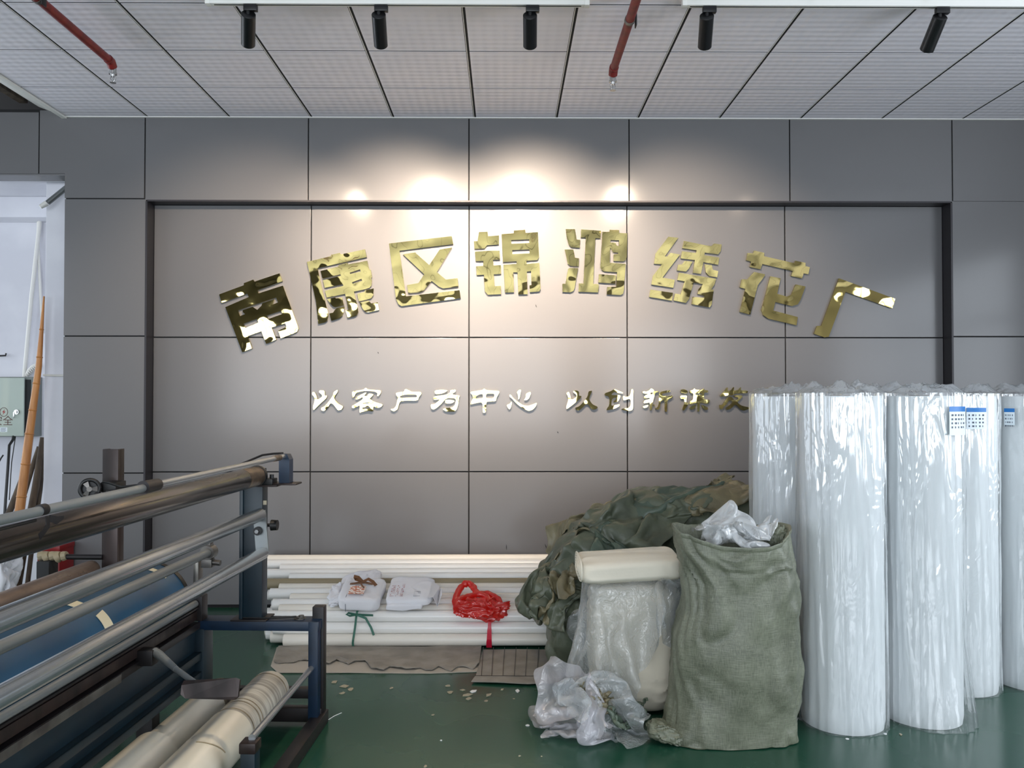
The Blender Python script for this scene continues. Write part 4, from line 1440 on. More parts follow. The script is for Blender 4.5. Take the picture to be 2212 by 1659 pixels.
t = thing('red_ribbon', 'red plastic strap knotted round the front tubes under the red bag', 'ribbon', (xr, yf0, 0))
ob('band', MB().ribbon(front_path(xr, -.004), [.012, .014, .018, .022, .026, .03, .034, .034], (1, 0, 0)), 'ribbon_red', t)
ob('knot', crumple((xr, ky + .0, kz + .008), (.018, .012, .014), 4, nu=24, nv=16), 'ribbon_red', t)
ob('ribbon_tail', MB().ribbon([(xr, ky, kz + .006), (xr + .03, ky - .006, kz + .004), (xr + .058, ky - .004, kz + .006)], [.006, .008, .005], (0, 0, 1)), 'ribbon_red', t)


# folded white cloth parcels on the tubes
def soft_slab(lo, hi, seed, amp=.006, n=26, fold='front', rad=None, tilt=0.0, sag=0.0):
    """padded rectangular parcel, rounded all round, gently uneven"""
    lo, hi = Vector(lo), Vector(hi)
    c = (lo + hi) / 2
    h = (hi - lo) / 2
    vs, fs = sphere_grid(72, 40)
    out = []
    for p in vs:
        b = Vector((sgnpow(p.x, .28), sgnpow(p.y, .30), sgnpow(p.z, .50)))
        v = Vector((b.x * h.x, b.y * h.y, b.z * h.z))
        q = v * 9 + Vector((seed * 3.1, seed, 0))
        v += p * amp * (noise.noise(q) * 1.5 + (ridge(q * 1.7) - .5))
        v.z += tilt * v.y
        v.z -= sag * (v.x / h.x) ** 2
        out.append(c + v)
    return MB().add(out, fs)


SL = RISE / (D + .0016)
y0 = 5.50
pa, pb = at(729, 1340, 5.38), at(822, 1298, 5.38)
t = thing('cloth_parcel', 'white cloth parcel tied with a brown ribbon, on the tubes', 'parcel', ((pa.x + pb.x) / 2, y0, stack_z(y0)), 'folded white cloth parcels')
zb = stack_z(y0) + .009
ob('folded_body', soft_slab((pa.x, 5.345, zb), (pb.x, 5.66, zb + .088), 1, .007, tilt=SL), 'cloth_white', t)
xs = pa.x + .055
zf = zb - .155 * SL
ob('seam', MB().tube([(xs, 5.352, zf + .004), (xs + .002, 5.340, zf + .04), (xs - .002, 5.350, zf + .076), (xs, 5.38, zf + .096), (xs + .002, 5.50, zf + .126)], .0016, 6), 'print_ink', t)
ob('back_flap', crumple((pa.x + .09, 5.74, stack_z(5.74) + .035), (.135, .12, .026), 21, amp=.12, nu=60, nv=36, rot=(13, -6, 0)), 'cloth_white', t)
ob('side_flap', crumple((pa.x - .035, 5.54, stack_z(5.54) + .03), (.055, .14, .026), 22, amp=.25, nu=60, nv=36, rot=(13, -22, 0)), 'cloth_white', t)
zt = zb + .09
mb = MB().ribbon([(pa.x + .065, 5.43, zt - .005), (pa.x + .11, 5.43, zt - .002), (pa.x + .165, 5.43, zt - .006)], .11, (0, .97, SL), .001)
ob('printed_label', mb, 'print_orange', t)
rb = [(pa.x + .05, 5.535, zt + .010), (pa.x + .10, 5.535, zt + .018), (pa.x + .15, 5.54, zt + .019), (pa.x + .21, 5.535, zt + .008)]
mb = MB().ribbon(rb, .022, (0, 1, .3))
kn = Vector((pa.x + .135, 5.53, zt + .026))
mb.ribbon([kn, kn + Vector((-.03, 0, .03)), kn + Vector((-.06, .01, .034)), kn + Vector((-.05, .02, .012)), kn], .022, (0, 1, .8))
mb.ribbon([kn, kn + Vector((.035, 0, .018)), kn + Vector((.065, -.01, .004)), kn + Vector((.09, -.03, -.018))], .022, (0, 1, .8))
mb.ribbon([kn, kn + Vector((-.01, -.03, -.004)), kn + Vector((.02, -.08, -.022))], .010, (1, 0, 0))
ob('ribbon_bow', mb, 'ribbon_brown', t)

pa, pb = at(832, 1340, 5.38), at(938, 1298, 5.38)
t = thing('cloth_parcel', 'flat folded white cloth parcel with loose flap, between ribbon parcel and red bag', 'parcel', ((pa.x + pb.x) / 2, y0, stack_z(y0)), 'folded white cloth parcels')
ob('folded_body', soft_slab((pa.x, 5.36, zb + .030), (pb.x - .015, 5.70, zb + .082), 3, .005, tilt=SL), 'cloth_white', t)
ob('lower_fold', soft_slab((pa.x + .002, 5.345, zb), (pb.x - .07, 5.62, zb + .046), 5, .008, tilt=SL), 'cloth_white', t)
mb = MB().ribbon([(pb.x - .03, 5.48, zb + .074), (pb.x + .006, 5.48, zb + .062), (pb.x + .016, 5.48, zb + .012), (pb.x + .04, 5.48, zb + .068)], [.24, .22, .2, .16], (0, 1, SL), .0015)
ob('loose_flap', mb, 'cloth_white', t)
random.seed(5)
for (bx, nx, nz) in ((.025, 3, 8), (.060, 2, 8), (.09, 2, 9), (.175, 5, 4)):
    mb = MB()
    for i in range(nx):
        for j in range(nz):
            if random.random() < .2:
                continue
            xx = pa.x + bx + i * .009
            yy = 5.40 + j * .020
            zz_ = zb + .0825 + (yy - 5.53) * SL + .001
            mb.box((xx, yy, zz_), (xx + random.uniform(.003, .007), yy + random.uniform(.005, .014), zz_ + .0008))
    o = ob('stamped_print', mb, 'print_red' if bx < .1 else 'print_ink', t, smooth=False)
    o['kind'] = 'stuff'

# red carrier bag with two loose handles
rc = at(1036, 1322, 5.36)
t = thing('carrier_bag', 'bright red plastic carrier bag lying on the white tubes', 'bag', (rc.x, 5.38, stack_z(5.38)))
bz = stack_z(5.38)
ob('bag_body', crumple((rc.x, 5.35, bz + .022), (.158, .085, .046), 31, amp=.34, freq=1.8, nu=130, nv=80, style='film', rot=(8, 6, 0), peak=[(.9, 0, .6, .05, .5)]), 'film_red', t, angle=60)


def handle(pts, w, seed):
    P = [Vector(p) for p in pts]
    # smooth closed strap
    res = []
    n = len(P)
    for i in range(n - 1):
        p0, p1, p2, p3 = P[max(0, i - 1)], P[i], P[i + 1], P[min(n - 1, i + 2)]
        for s in range(8):
            u = s / 8
            res.append(.5 * ((2 * p1) + (p2 - p0) * u + (2 * p0 - 5 * p1 + 4 * p2 - p3) * u * u + (3 * p1 - p0 - 3 * p2 + p3) * u ** 3))
    res.append(P[-1])
    mb = MB()
    mb.tube(res, [w * (1 + .35 * noise.noise(Vector((seed, i * .35, 0)))) for i in range(len(res))], 14)
    return mb


H = lambda px, py, Y=5.44: at(px, py, Y)
ob('bag_handle', handle([H(988, 1322, 5.30), H(984, 1296, 5.42), H(995, 1270, 5.56), H(1010, 1260, 5.60), H(1022, 1268, 5.58), H(1032, 1282, 5.50), H(1056, 1284, 5.46), H(1076, 1296, 5.40), H(1082, 1318, 5.33)], .021, 1), 'film_red', t)
ob('bag_handle', handle([H(986, 1316, 5.28), H(992, 1296, 5.36), H(1012, 1289, 5.42), H(1036, 1284, 5.46), H(1054, 1292, 5.40), H(1058, 1312, 5.30)], .019, 2), 'film_red', t)
ob('white_content', soft_slab((H(1008, 1300).x, 5.40, bz + .025), (H(1048, 1300).x, 5.50, bz + .055), 8, .006), 'cloth_white', t)

# ------------------------------------------------------------------ sheets on the floor in front of the tubes
def sheet(outline, z, wave, seed, thick=.004, n=40):
    """thin sheet from a floor outline, subdivided and slightly wavy"""
    mb = MB()
    bm = bmesh.new()
    vs = [bm.verts.new((x, y, 0)) for x, y in outline]
    f = bm.faces.new(vs)
    bmesh.ops.triangulate(bm, faces=[f])
    bmesh.ops.subdivide_edges(bm, edges=list(bm.edges), cuts=6, use_grid_fill=True)
    bmesh.ops.triangulate(bm, faces=list(bm.faces))
    for v in bm.verts:
        q = Vector((v.co.x * 6, v.co.y * 9, seed))
        v.co.z = z + wave * (max(0, .4 + noise.noise(q)) + .6 * max(0, ridge(q * 1.6) - .55))
    ext = bmesh.ops.extrude_face_region(bm, geom=list(bm.faces))
    for v in [g for g in ext['geom'] if isinstance(g, bmesh.types.BMVert)]:
        v.co.z += thick
    bm.verts.index_update()
    mb.add([v.co.copy() for v in bm.verts], [[v.index for v in f.verts] for f in bm.faces])
    bm.free()
    return mb


def fl(px, py):
    d = _fw + _rt * ((px - 1106.0) / F_PX) - _up * ((py - 829.5) / F_PX)
    s = CAM_Z / -d.z
    return (d.x * s, d.y * s)


o = ob('cardboard_sheet', sheet([fl(598, 1400), fl(1040, 1398), fl(1035, 1452), fl(930, 1456), fl(780, 1455), fl(600, 1455), fl(585, 1440)], .001, .002, 3), 'board_plain')
tag(o, 'pale flat board on the floor under the ragged grey cloth', 'board')
rag = [fl(602, 1400), fl(1040, 1400), fl(1035, 1440)]
random.seed(9)
xx = 1022
while xx > 600:
    rag.append(fl(xx, (1450 if xx > 830 else 1452 if xx > 800 else 1436) + random.uniform(-6, 5)))
    xx -= random.uniform(10, 20)
rag.append(fl(592, 1434))
o = ob('ragged_cloth', sheet(rag, .006, .016, 6, .004), 'cardboard')
tag(o, 'ragged grey felt sheet with torn front edge under the tubes', 'cloth')
t = thing('corrugated_cardboard', 'flattened corrugated cardboard with fold lines, left of the plastic bags', 'cardboard', (*fl(1110, 1440), 0))
ob('cardboard_body', sheet([fl(1044, 1408), fl(1215, 1408), fl(1212, 1479), fl(1140, 1482), fl(1018, 1477), fl(1028, 1464)], .009, .003, 2, .005), 'cardboard', t)
mb = MB()
for px in (1040, 1062, 1086, 1111, 1135, 1160):
    a, b = fl(px + 4, 1404), fl(px, 1466)
    mb.ribbon([(a[0], a[1], .0172), (b[0], b[1], .0172)], .003, (1, 0, 0), .0006)
a, b = fl(1022, 1466), fl(1180, 1467)
mb.ribbon([(a[0], a[1], .0172), (b[0], b[1], .0172)], .004, (0, 1, 0), .0006)
ob('fold_line', mb, 'machine_dark', t)

# scraps on the floor
GS = 'paper scraps on the green floor'
random.seed(3)
for (px, py, s, an) in ((745, 1483, 13, 10), (722, 1474, 10, 40), (757, 1490, 8, 70), (740, 1498, 7, 20), (845, 1487, 6, 50), (972, 1496, 9, 20), (1000, 1491, 7, 0), (1008, 1502, 13, 15), (1022, 1494, 9, 40),
                        (1012, 1510, 8, 20), (1056, 1502, 10, 60), (1118, 1493, 9, 100), (968, 1482, 7, 5), (1085, 1490, 5, 50), (1050, 1515, 6, 30), (1110, 1510, 3, 0), (935, 1545, 4, 10), (1140, 1568, 6, 0), (1290, 1582, 7, 30),
                        (953, 1600, 3, 0), (1122, 1634, 4, 20), (1170, 1635, 3, 0), (919, 1656, 6, 80), (1912, 1586, 5, 20), (1945, 1587, 5, 70), (1830, 1597, 4, 0)):
    x, y = fl(px, py)
    sc = s / (F_PX / y)
    n = random.randint(4, 6)
    pts = []
    for k in range(n):
        a = 2 * math.pi * k / n + random.uniform(-.3, .3)
        rr = sc * random.uniform(.6, 1.1)
        pts.append((x + rr * math.cos(a) * math.cos(R(an)) - rr * .7 * math.sin(a) * math.sin(R(an)), y + 1.4 * (rr * math.cos(a) * math.sin(R(an)) + rr * .7 * math.sin(a) * math.cos(R(an)))))
    mb = MB().prism([pts], lambda u, v: Vector((u, v, .0035)), Vector((0, 0, -.003)))
    o = ob('paper_scrap', mb, 'scrap_paper' if random.random() < .65 else 'thread_white', smooth=False, loc=(x, y, 0))
    tag(o, 'small torn paper scrap lying on the green floor', 'scrap', GS)
for i, (pts, lab) in enumerate((([(690, 1580), (700, 1562), (722, 1548), (738, 1541)], 'white thread on the floor beside the blue machine leg'),
                                ([(663, 1625), (672, 1602), (684, 1588), (690, 1580), (676, 1598), (672, 1612)], 'tangled white thread below the machine floor rail'),
                                ([(1708, 1580), (1718, 1566), (1712, 1556), (1724, 1552), (1716, 1572), (1706, 1562)], 'loose white thread between the big sack and the rolls'),
                                ([(1205, 1572), (1230, 1574), (1255, 1576)], 'white thread strand in front of the clear plastic heap'))):
    P = [Vector((*fl(*p), .003)) for p in pts]
    o = ob('loose_thread', MB().tube(P, .0016, 6), 'thread_white')
    tag(o, lab, 'thread', 'loose threads on the floor')

# ------------------------------------------------------------------ tall rolls in clear plastic
ROLL_H = 1.565
GR = 'tall white fabric rolls wrapped in clear plastic'


def pleat(an, z, seed, amp):
    q = Vector((math.cos(an) * 2.2 + seed * 5.1, math.sin(an) * 2.2, z * .55 + seed))
    q2 = Vector((math.cos(an) * 6.0 + seed * 2.3 + z * .7, math.sin(an) * 6.0, z * .8 + seed * 1.7))
    return amp * (.9 * noise.noise(q) + .8 * (ridge(q2) - .45))


def wrapped_roll(label, x, y, r, seed, skirt=0.0, sticker=None):
    t = thing('fabric_roll', label, 'fabric roll', (x, y, 0), GR)
    mb = MB()
    n, m = 96, 40
    vs, fs = [], []
    for j in range(m + 1):
        z = ROLL_H * j / m
        for i in range(n):
            an = 2 * math.pi * i / n
            rr = r + .003 * noise.noise(Vector((math.cos(an) * 2, math.sin(an) * 2, z * 3 + seed * 9)))
            if j == 0:
                rr -= .006
            vs.append(Vector((x + rr * math.cos(an), y + rr * math.sin(an), max(.002, z))))
    for j in range(m):
        for i in range(n):
            i2 = (i + 1) % n
            fs.append((j * n + i, j * n + i2, (j + 1) * n + i2, (j + 1) * n + i))
    fs.append(tuple(range(n - 1, -1, -1)))
    fs.append(tuple(m * n + i for i in range(n)))
    mb.add(vs, fs)
    ob('fabric_body', mb, 'fabric_white', t)
    mb = MB().pipe((x, y, ROLL_H - .05), (x, y, ROLL_H + .004), .045, .038)
    ob('core_tube', mb, 'tube_brown', t)
    # plastic wrap
    n, m = 150, 60
    vs, fs = [], []
    for j in range(m + 1):
        u = j / m
        z = u * (ROLL_H + .012)
        for i in range(n):
            an = 2 * math.pi * i / n
            rr = r + .012 + max(-.007, pleat(an, z, seed, .013)) + skirt * max(0, .25 - u) * 2 * max(0, math.cos(an - R(-40)))
            vs.append(Vector((x + rr * math.cos(an), y + rr * math.sin(an), z + .003)))
    for j in range(m):
        for i in range(n):
            i2 = (i + 1) % n
            fs.append((j * n + i, j * n + i2, (j + 1) * n + i2, (j + 1) * n + i))
    # gathered top
    base = m * n
    rings = 8
    for j in range(1, rings + 1):
        u = j / rings
        for i in range(n):
            an = 2 * math.pi * i / n
            rr = (r + .010) * (1 - u * .93)
            q = Vector((math.cos(an) * 1.8 + seed * 3, math.sin(an) * 1.8, u * 2.0 + seed))
            hh = math.sin(math.pi * min(1, u * 1.3)) ** .8 * (.028 + .05 * noise.noise(q) + .02 * (ridge(q * 2.2) - .5))
            vs.append(Vector((x + rr * math.cos(an), y + rr * math.sin(an), ROLL_H + .016 + max(0, hh))))
    for j in range(rings):
        for i in range(n):
            i2 = (i + 1) % n
            fs.append((base + j * n + i, base + j * n + i2, base + (j + 1) * n + i2, base + (j + 1) * n + i))
    mb = MB().add(vs, fs)
    ob('plastic_wrap', mb, 'film_wrap', t, angle=50)
    if sticker:
        (an0, z, w, h, hd) = sticker
        rr = r + .026
        def strip(z0, z1, a0, a1, dr_):
            P = []
            mm = 8
            mb = MB()
            vv = []
            for k in range(mm + 1):
                a = a0 + (a1 - a0) * k / mm
                for zz2 in (z0, z1):
                    vv.append(Vector((x + (rr + dr_) * math.cos(a), y + (rr + dr_) * math.sin(a), zz2)))
            return MB().add(vv, [(2 * k, 2 * k + 2, 2 * k + 3, 2 * k + 1) for k in range(mm)])
        a0, a1 = an0 - w / 2 / r, an0 + w / 2 / r
        st = ob('sticker', strip(z - h, z, a0, a1, 0), 'sticker_white', t)
        ob('sticker_header', strip(z - hd, z, a0, a1, .0008), 'sticker_blue', st)
        mb = MB()
        random.seed(seed * 10)
        for k in range(4):
            zz2 = z - hd - .012 - k * .019
            for i in range(5):
                a = a0 + (a1 - a0) * (.1 + i * .17)
                s_ = strip(zz2 - .009, zz2, a, a + (a1 - a0) * random.uniform(.03, .10), .0010)
                mb.add(s_.v, s_.f)
        ob('sticker_print', mb, 'print_ink', st)
    return t


def rollpos(px0, px1, Y):
    a, b = at(px0, 1200, Y).x, at(px1, 1200, Y).x
    return (a + b) / 2, (b - a) / 2


xB, rB = rollpos(1731, 1904, 4.08)
wrapped_roll('white plastic-wrapped roll standing right behind the big green sack', xB, 4.08, rB - .004, 1)
xC, rC = rollpos(1908, 2078, 4.12)
wrapped_roll('white plastic-wrapped roll with a full blue and white sticker', xC, 4.14, rC - .012, 2, skirt=.10, sticker=(R(-62), 1.515, .105, .135, .024))
xA, rA = rollpos(1630, 1790, 4.62)
wrapped_roll('white plastic-wrapped roll at the left end, above the olive sacks', xA, 4.62, rA, 3)
xD, rD = rollpos(1985, 2140, 4.60)
wrapped_roll('white plastic-wrapped roll half hidden between stickered roll and rightmost roll', xD, 4.58, rD, 4, sticker=(R(-92), 1.505, .09, .11, .022))
xE, rE = rollpos(2150, 2330, 4.64)
wrapped_roll('white plastic-wrapped roll cut off by the right edge', xE, 4.64, rE, 5, sticker=(R(-150), 1.50, .05, .09, .02))
xF, rF = rollpos(1812, 1965, 4.72)
wrapped_roll('white plastic-wrapped roll in the back row between the front rolls', xF, 4.74, .17, 6)

# ------------------------------------------------------------------ sacks, cloth and plastic film: draped by a short cloth simulation
proxies = []


def collider(o, thick=.006, friction=25):
    o.modifiers.new('collide', 'COLLISION')
    o.collision.thickness_outer = thick
    o.collision.cloth_friction = friction
    return o


def proxy(mb, **kw):
    o = ob('proxy', mb, 'panel_gap', smooth=False)
    proxies.append(o)
    return collider(o, **kw)


def settle(o, frames, grow, bend, mass, selfc, pressure, dist, air=2.0, tens=20):
    c = o.modifiers.new('cloth', 'CLOTH')
    s = c.settings
    s.quality = 5
    s.mass = mass
    s.shrink_min = -grow
    s.bending_stiffness = bend
    s.tension_stiffness = s.compression_stiffness = tens
    s.shear_stiffness = 5
    s.air_damping = air
    if pressure:
        s.use_pressure = True
        s.uniform_pressure_force = pressure
    cs = c.collision_settings
    cs.collision_quality = 2
    cs.distance_min = dist
    cs.use_self_collision = selfc
    cs.self_distance_min = dist
    c.point_cache.frame_start = 1
    c.point_cache.frame_end = frames
    for f in range(1, frames + 1):
        scene.frame_set(f)
    dg = bpy.context.evaluated_depsgraph_get()
    me = bpy.data.meshes.new_from_object(o.evaluated_get(dg))
    o.modifiers.clear()
    old = o.data
    o.data = me
    me.name = o.name
    bpy.data.meshes.remove(old)
    scene.frame_set(1)
    me.shade_smooth()
    # put the origin at the base
    n = len(me.vertices)
    cx = sum(v.co.x for v in me.vertices) / n
    cy = sum(v.co.y for v in me.vertices) / n
    cz = min(v.co.z for v in me.vertices)
    me.transform(Matrix.Translation((-cx, -cy, -cz)))
    o.location = (cx, cy, cz)


def cloth_sheet(name, label, cat, group, center, size, seed, material, n=40, rot=(0, 0, 0), wave=.05, wfreq=4.0, grow=.35, frames=32, bend=.3, mass=.25,
                selfc=True, pouch=0.0, pressure=0.0, thick=.0025, dist=.006, is_collider=True, zscale=1.0, squeeze=(1, 1), tens=20, air=2.0):
    """a limp sheet (or, with pouch > 0, a closed bag) dropped at center and left to settle on what is below it"""
    m = max(8, int(n * size[1] / size[0]))
    e = Euler([R(a) for a in rot]).to_matrix()

    def pos(i, j, side):
        x, y = (i / n - .5) * size[0], (j / m - .5) * size[1]
        q = Vector((x * wfreq + seed * 3.3, y * wfreq + seed * 1.7, seed))
        z = wave * (noise.noise(q) + .5 * noise.noise(q * 2.3))
        ed = min(i, n - i) / n, min(j, m - j) / m
        z += side * pouch * min(1, 3.5 * min(ed)) ** .5
        return e @ Vector((x * squeeze[0], y * squeeze[1], z)) + Vector(center)
    vs, fs = [], []
    idx = {}
    for s in ((1,) if not pouch else (1, -1)):
        for j in range(m + 1):
            for i in range(n + 1):
                border = i in (0, n) or j in (0, m)
                key = (i, j, 0 if border else s)
                if key not in idx:
                    idx[key] = len(vs)
                    vs.append(pos(i, j, 0 if border else s))
        for j in range(m):
            for i in range(n):
                f = []
                for (a, b) in ((i, j), (i + 1, j), (i + 1, j + 1), (i, j + 1)):
                    border = a in (0, n) or b in (0, m)
                    f.append(idx[(a, b, 0 if border else s)])
                fs.append(tuple(f) if s > 0 else tuple(reversed(f)))
    o = ob(name, MB().add(vs, fs), material, fix=bool(pouch))
    settle(o, frames, grow, bend, mass, selfc, pressure, dist, air, tens)
    if zscale != 1.0:
        o.data.transform(Matrix.Diagonal((1, 1, zscale, 1)))
    if is_collider:
        collider(o)
        proxies_keep.append(o)
    if thick and not pouch:
        sm = o.modifiers.new('thickness', 'SOLIDIFY')
        sm.thickness = thick
    sb = o.modifiers.new('smooth', 'SUBSURF')
    sb.levels = sb.render_levels = 1
    if label:
        tag(o, label, cat, group)
    return o


proxies_keep = []


def sack_from_rows(rows, Y, depth, seed, nu=140, sub=5, amp=.012, mouth=None):
    """standing sack lofted through measured rows (py, px_left, px_right)"""
    R_ = []
    for i in range(len(rows) - 1):
        for s in range(sub):
            u = s / sub
            u = u * u * (3 - 2 * u) * .5 + u * .5
            R_.append([rows[i][k] * (1 - u) + rows[i + 1][k] * u for k in range(len(rows[0]))])
    R_.append(list(rows[-1]))
    vs, fs = [], []
    for j, row in enumerate(R_):
        py, l, r = row[:3]
        df = row[3] if len(row) > 3 else 1.0
        a, b = at(l, py, Y), at(r, py, Y)
        cx, hw, z = (a.x + b.x) / 2, (b.x - a.x) / 2, a.z
        hd = depth * df
        t_ = j / (len(R_) - 1)
        neck = math.exp(-((t_ - .80) / .10) ** 2)
        for i in range(nu):
            an = 2 * math.pi * i / nu
            ca, sa = sgnpow(math.cos(an), .78), sgnpow(math.sin(an), .78)
            q = Vector((math.cos(an) * 1.3 + seed * 4.1, math.sin(an) * 1.3, z * 3.2))
            w = noise.noise(q * .9) * .8
            sl = 1.5 * math.cos(an + 1.2)
            qq = Vector((math.cos(an) * 1.5 + seed, math.sin(an) * 1.5, z * 4.6 + w * 1.5 + sl))
            b1 = min(1, 2 * abs(noise.noise(qq)))
            qf = Vector((math.cos(an) * 1.1 + seed * 2, math.sin(an) * 1.1, z * 15 + w * 2 + sl * 3))
            d = amp * (1.1 * noise.noise(q) + (b1 - .4) * 1.1 + .45 * (ridge(qq * 1.9) - .5) + .35 * (ridge(qf) - .5) * (.6 + 1.6 * neck))
            d -= .012 * neck
            e = 1.0 + d / max(.05, hw)
            zz_ = z
            if mouth:
                zz_ += mouth(an, t_)
            vs.append(Vector((cx + hw * ca * e, Y + hd * sa * (1 + d / hd), max(.004 + .004 * noise.noise(q * 3), zz_))))
    m = len(R_)
    for j in range(m - 1):
        for i in range(nu):
            i2 = (i + 1) % nu
            fs.append((j * nu + i, j * nu + i2, (j + 1) * nu + i2, (j + 1) * nu + i))
    fs.append(tuple(range(nu)))
    return MB().add(vs, fs), vs[-nu:], nu


SY = 3.94
rows = [(1608, 1470, 1705, .85), (1602, 1428, 1716, .98), (1580, 1424, 1717, 1.0), (1550, 1438, 1713, 1.0), (1500, 1446, 1717, 1.0), (1440, 1446, 1721, 1.0), (1370, 1452, 1719, .98),
        (1310, 1472, 1718, .95), (1250, 1474, 1716, .92), (1215, 1466, 1708, .90), (1180, 1458, 1700, .90), (1150, 1455, 1696, .88)]


def mouth(an, u):
    # the rim sags in front and rises at the corners
    k = max(0, (u - .78) / .22)
    return k * (-.05 * max(0, -math.sin(an)) * (1 + .5 * math.cos(an)) + .012 * math.cos(an * 2) + .012 * noise.noise(Vector((math.cos(an) * 2, math.sin(an) * 2, 3))))


t = thing('woven_sack', 'big olive green woven sack standing upright in front of the rolls', 'sack', (at(1585, 1600, SY).x, SY, 0))
body, rim, nu = sack_from_rows(rows, SY, .20, 1, amp=.017, mouth=mouth)
c = sum(rim, Vector()) / len(rim)
vs, fs = [], []
prof = [(1.0, 0), (1.03, .010), (1.02, .022), (.96, .012), (.91, -.05), (.88, -.12)]
for (s, dz) in prof:
    for p in rim:
        vs.append(Vector((c.x + (p.x - c.x) * s, c.y + (p.y - c.y) * s, p.z + dz)))
for j in range(len(prof) - 1):
    for i in range(nu):
        i2 = (i + 1) % nu
        fs.append((j * nu + i, j * nu + i2, (j + 1) * nu + i2, (j + 1) * nu + i))
fs.append(tuple((len(prof) - 1) * nu + i for i in range(nu)))
ob('sack_body', body, 'sack_weave', t, angle=60)
ob('rolled_rim', MB().add(vs, fs), 'sack_weave', t, angle=60)
tl = at(1440, 1578, 3.85)
ob('knotted_corner', crumple((tl.x, 3.86, .04), (.085, .08, .038), 41, rot=(0, 18, 0), nu=60, nv=36, floor_z=.004, amp=.2), 'sack_weave', t)
tl = at(1676, 1150, 3.98)
ob('raised_corner', crumple((tl.x + .005, 3.98, tl.z - .025), (.04, .07, .060), 43, nu=60, nv=36, amp=.22), 'sack_weave', t)
sack_c = c

# ---- proxies for the simulation
proxy(MB().box((-3, 2, -.2), (5, 8, 0)))
proxy(MB().box((-.6, INNER_Y, 0), (3, INNER_Y + .2, 3)))
wp = [(yf0, 0), (INNER_Y, 0), (INNER_Y, stack_z(INNER_Y - .05)), (RY0 - .03, RZ0 + TR), (yf0, TR * 2)]
proxy(MB().prism([wp], lambda y, z: Vector((-.6, y, z)), Vector((1.45, 0, 0))))
proxy(MB().tube([(xA, 4.62, 0), (xA, 4.62, 1.56)], rA + .02, 20))
proxy(MB().tube([(xB, 4.08, 0), (xB, 4.08, 1.56)], rB + .01, 20))
proxy(MB().box((sack_c.x - .26, SY - .18, 0), (sack_c.x + .26, SY + .18, .85)))

# ---- heap: three full sacks at the base, limp sacks thrown on top
GO = 'limp olive sacks heaped by the wall'


def base_sack(label, c, h, seed, material, **kw):
    o = ob('limp_sack', crumple(c, h, seed, **kw), material, loc=(c[0], c[1], 0), angle=70)
    tag(o, label, 'sack', GO)
    collider(o)
    proxies_keep.append(o)
    return o


base_sack('broad dark olive sack at the base of the heap, behind the wrapped bundle', (.86, 5.20, .34), (.44, .40, .36), 61, 'sack_olive', amp=.10, floor_z=.006, nu=70, nv=44)
base_sack('olive sack slumped low on the heap behind the sack mouth', (1.38, 5.30, .45), (.34, .36, .50), 62, 'sack_olive', amp=.10, floor_z=.006, nu=70, nv=44)
base_sack('dark olive sack standing low behind the left of the clear plastic bundle', (.46, 4.92, .21), (.22, .26, .24), 72, 'sack_olive', amp=.14, floor_z=.006, nu=70, nv=44)
base_sack('olive sack wedged at the left shoulder of the heap', (.52, 5.18, .36), (.24, .30, .35), 68, 'sack_olive', amp=.14, floor_z=.006, nu=70, nv=44)
base_sack('dark olive sack lying high in the heap under the top sacks', (1.0, 5.42, .78), (.30, .26, .17), 63, 'sack_olive', amp=.12, nu=70, nv=44)

# beige cloth bundle
BY = 4.32
b0, b1 = at(1280, 1500, BY - .18), at(1462, 1500, BY - .18)
topz = at(1365, 1266, BY - .18).z
t = thing('cloth_bundle', 'beige cloth bundle standing on the floor under draped clear plastic', 'bundle', ((b0.x + b1.x) / 2, BY, 0))
hz = topz / 2
vs, fs = sphere_grid(120, 80)
out = []
for p in vs:
    b = Vector((sgnpow(p.x, .35), sgnpow(p.y, .4), sgnpow(p.z, .35)))
    z = hz + b.z * hz
    q = Vector((b.x * 1.0, b.y * 1.0, z * 12.0 + .5 * noise.noise(Vector((b.x * 2, b.y * 2, z * 3)))))
    d = .010 * noise.noise(q * .7) + .012 * (ridge(q) - .5)
    out.append(Vector(((b0.x + b1.x) / 2 + b.x * (b1.x - b0.x) / 2 + p.x * d, BY + b.y * .19 + p.y * d, max(.01, z))))
ob('cloth_block', MB().add(out, fs), 'cloth_beige', t)
bxc = (b0.x + b1.x) / 2
bhw = (b1.x - b0.x) / 2
proxy(MB().box((bxc - bhw, BY - .19, 0), (bxc + bhw, BY + .19, topz), .03))
cloth_sheet('plastic_cover', 'loose clear plastic sheet draped over the beige cloth bundle', 'plastic sheet', None, (bxc - .07, BY - .05, topz + .09), (1.08, .98), 81, 'film_bag',
            n=44, rot=(0, 0, 12), wave=.12, grow=.15, bend=.6, frames=34, thick=0)

# folded cream cloth on top of it
c0, c1 = at(1252, 1240, BY - .14), at(1474, 1240, BY - .14)
cz0, cz1 = topz + .012, at(1365, 1207, BY - .16).z
t = thing('folded_cloth', 'folded cream cloth lying on top of the plastic-covered bundle', 'cloth', ((c0.x + c1.x) / 2, BY, cz0))
vs, fs = sphere_grid(110, 60)
out = []
cc = Vector(((c0.x + c1.x) / 2, BY - .02, (cz0 + cz1) / 2))
for p in vs:
    b = Vector((sgnpow(p.x, .12), sgnpow(p.y, .42), sgnpow(p.z, .45)))
    v = Vector((b.x * (c1.x - c0.x) / 2, b.y * .18, b.z * (cz1 - cz0) / 2))
    q = Vector((v.x * 5, v.y * 6, v.z * 9)) + Vector((3, 1, 7))
    v += p * (.010 * noise.noise(q) + .008 * (ridge(q * 1.6) - .5))
    v.z += .012 * math.sin(v.x * 7 + .4)
    out.append(cc + v)
ob('cloth_roll', MB().add(out, fs), 'cloth_cream', t)
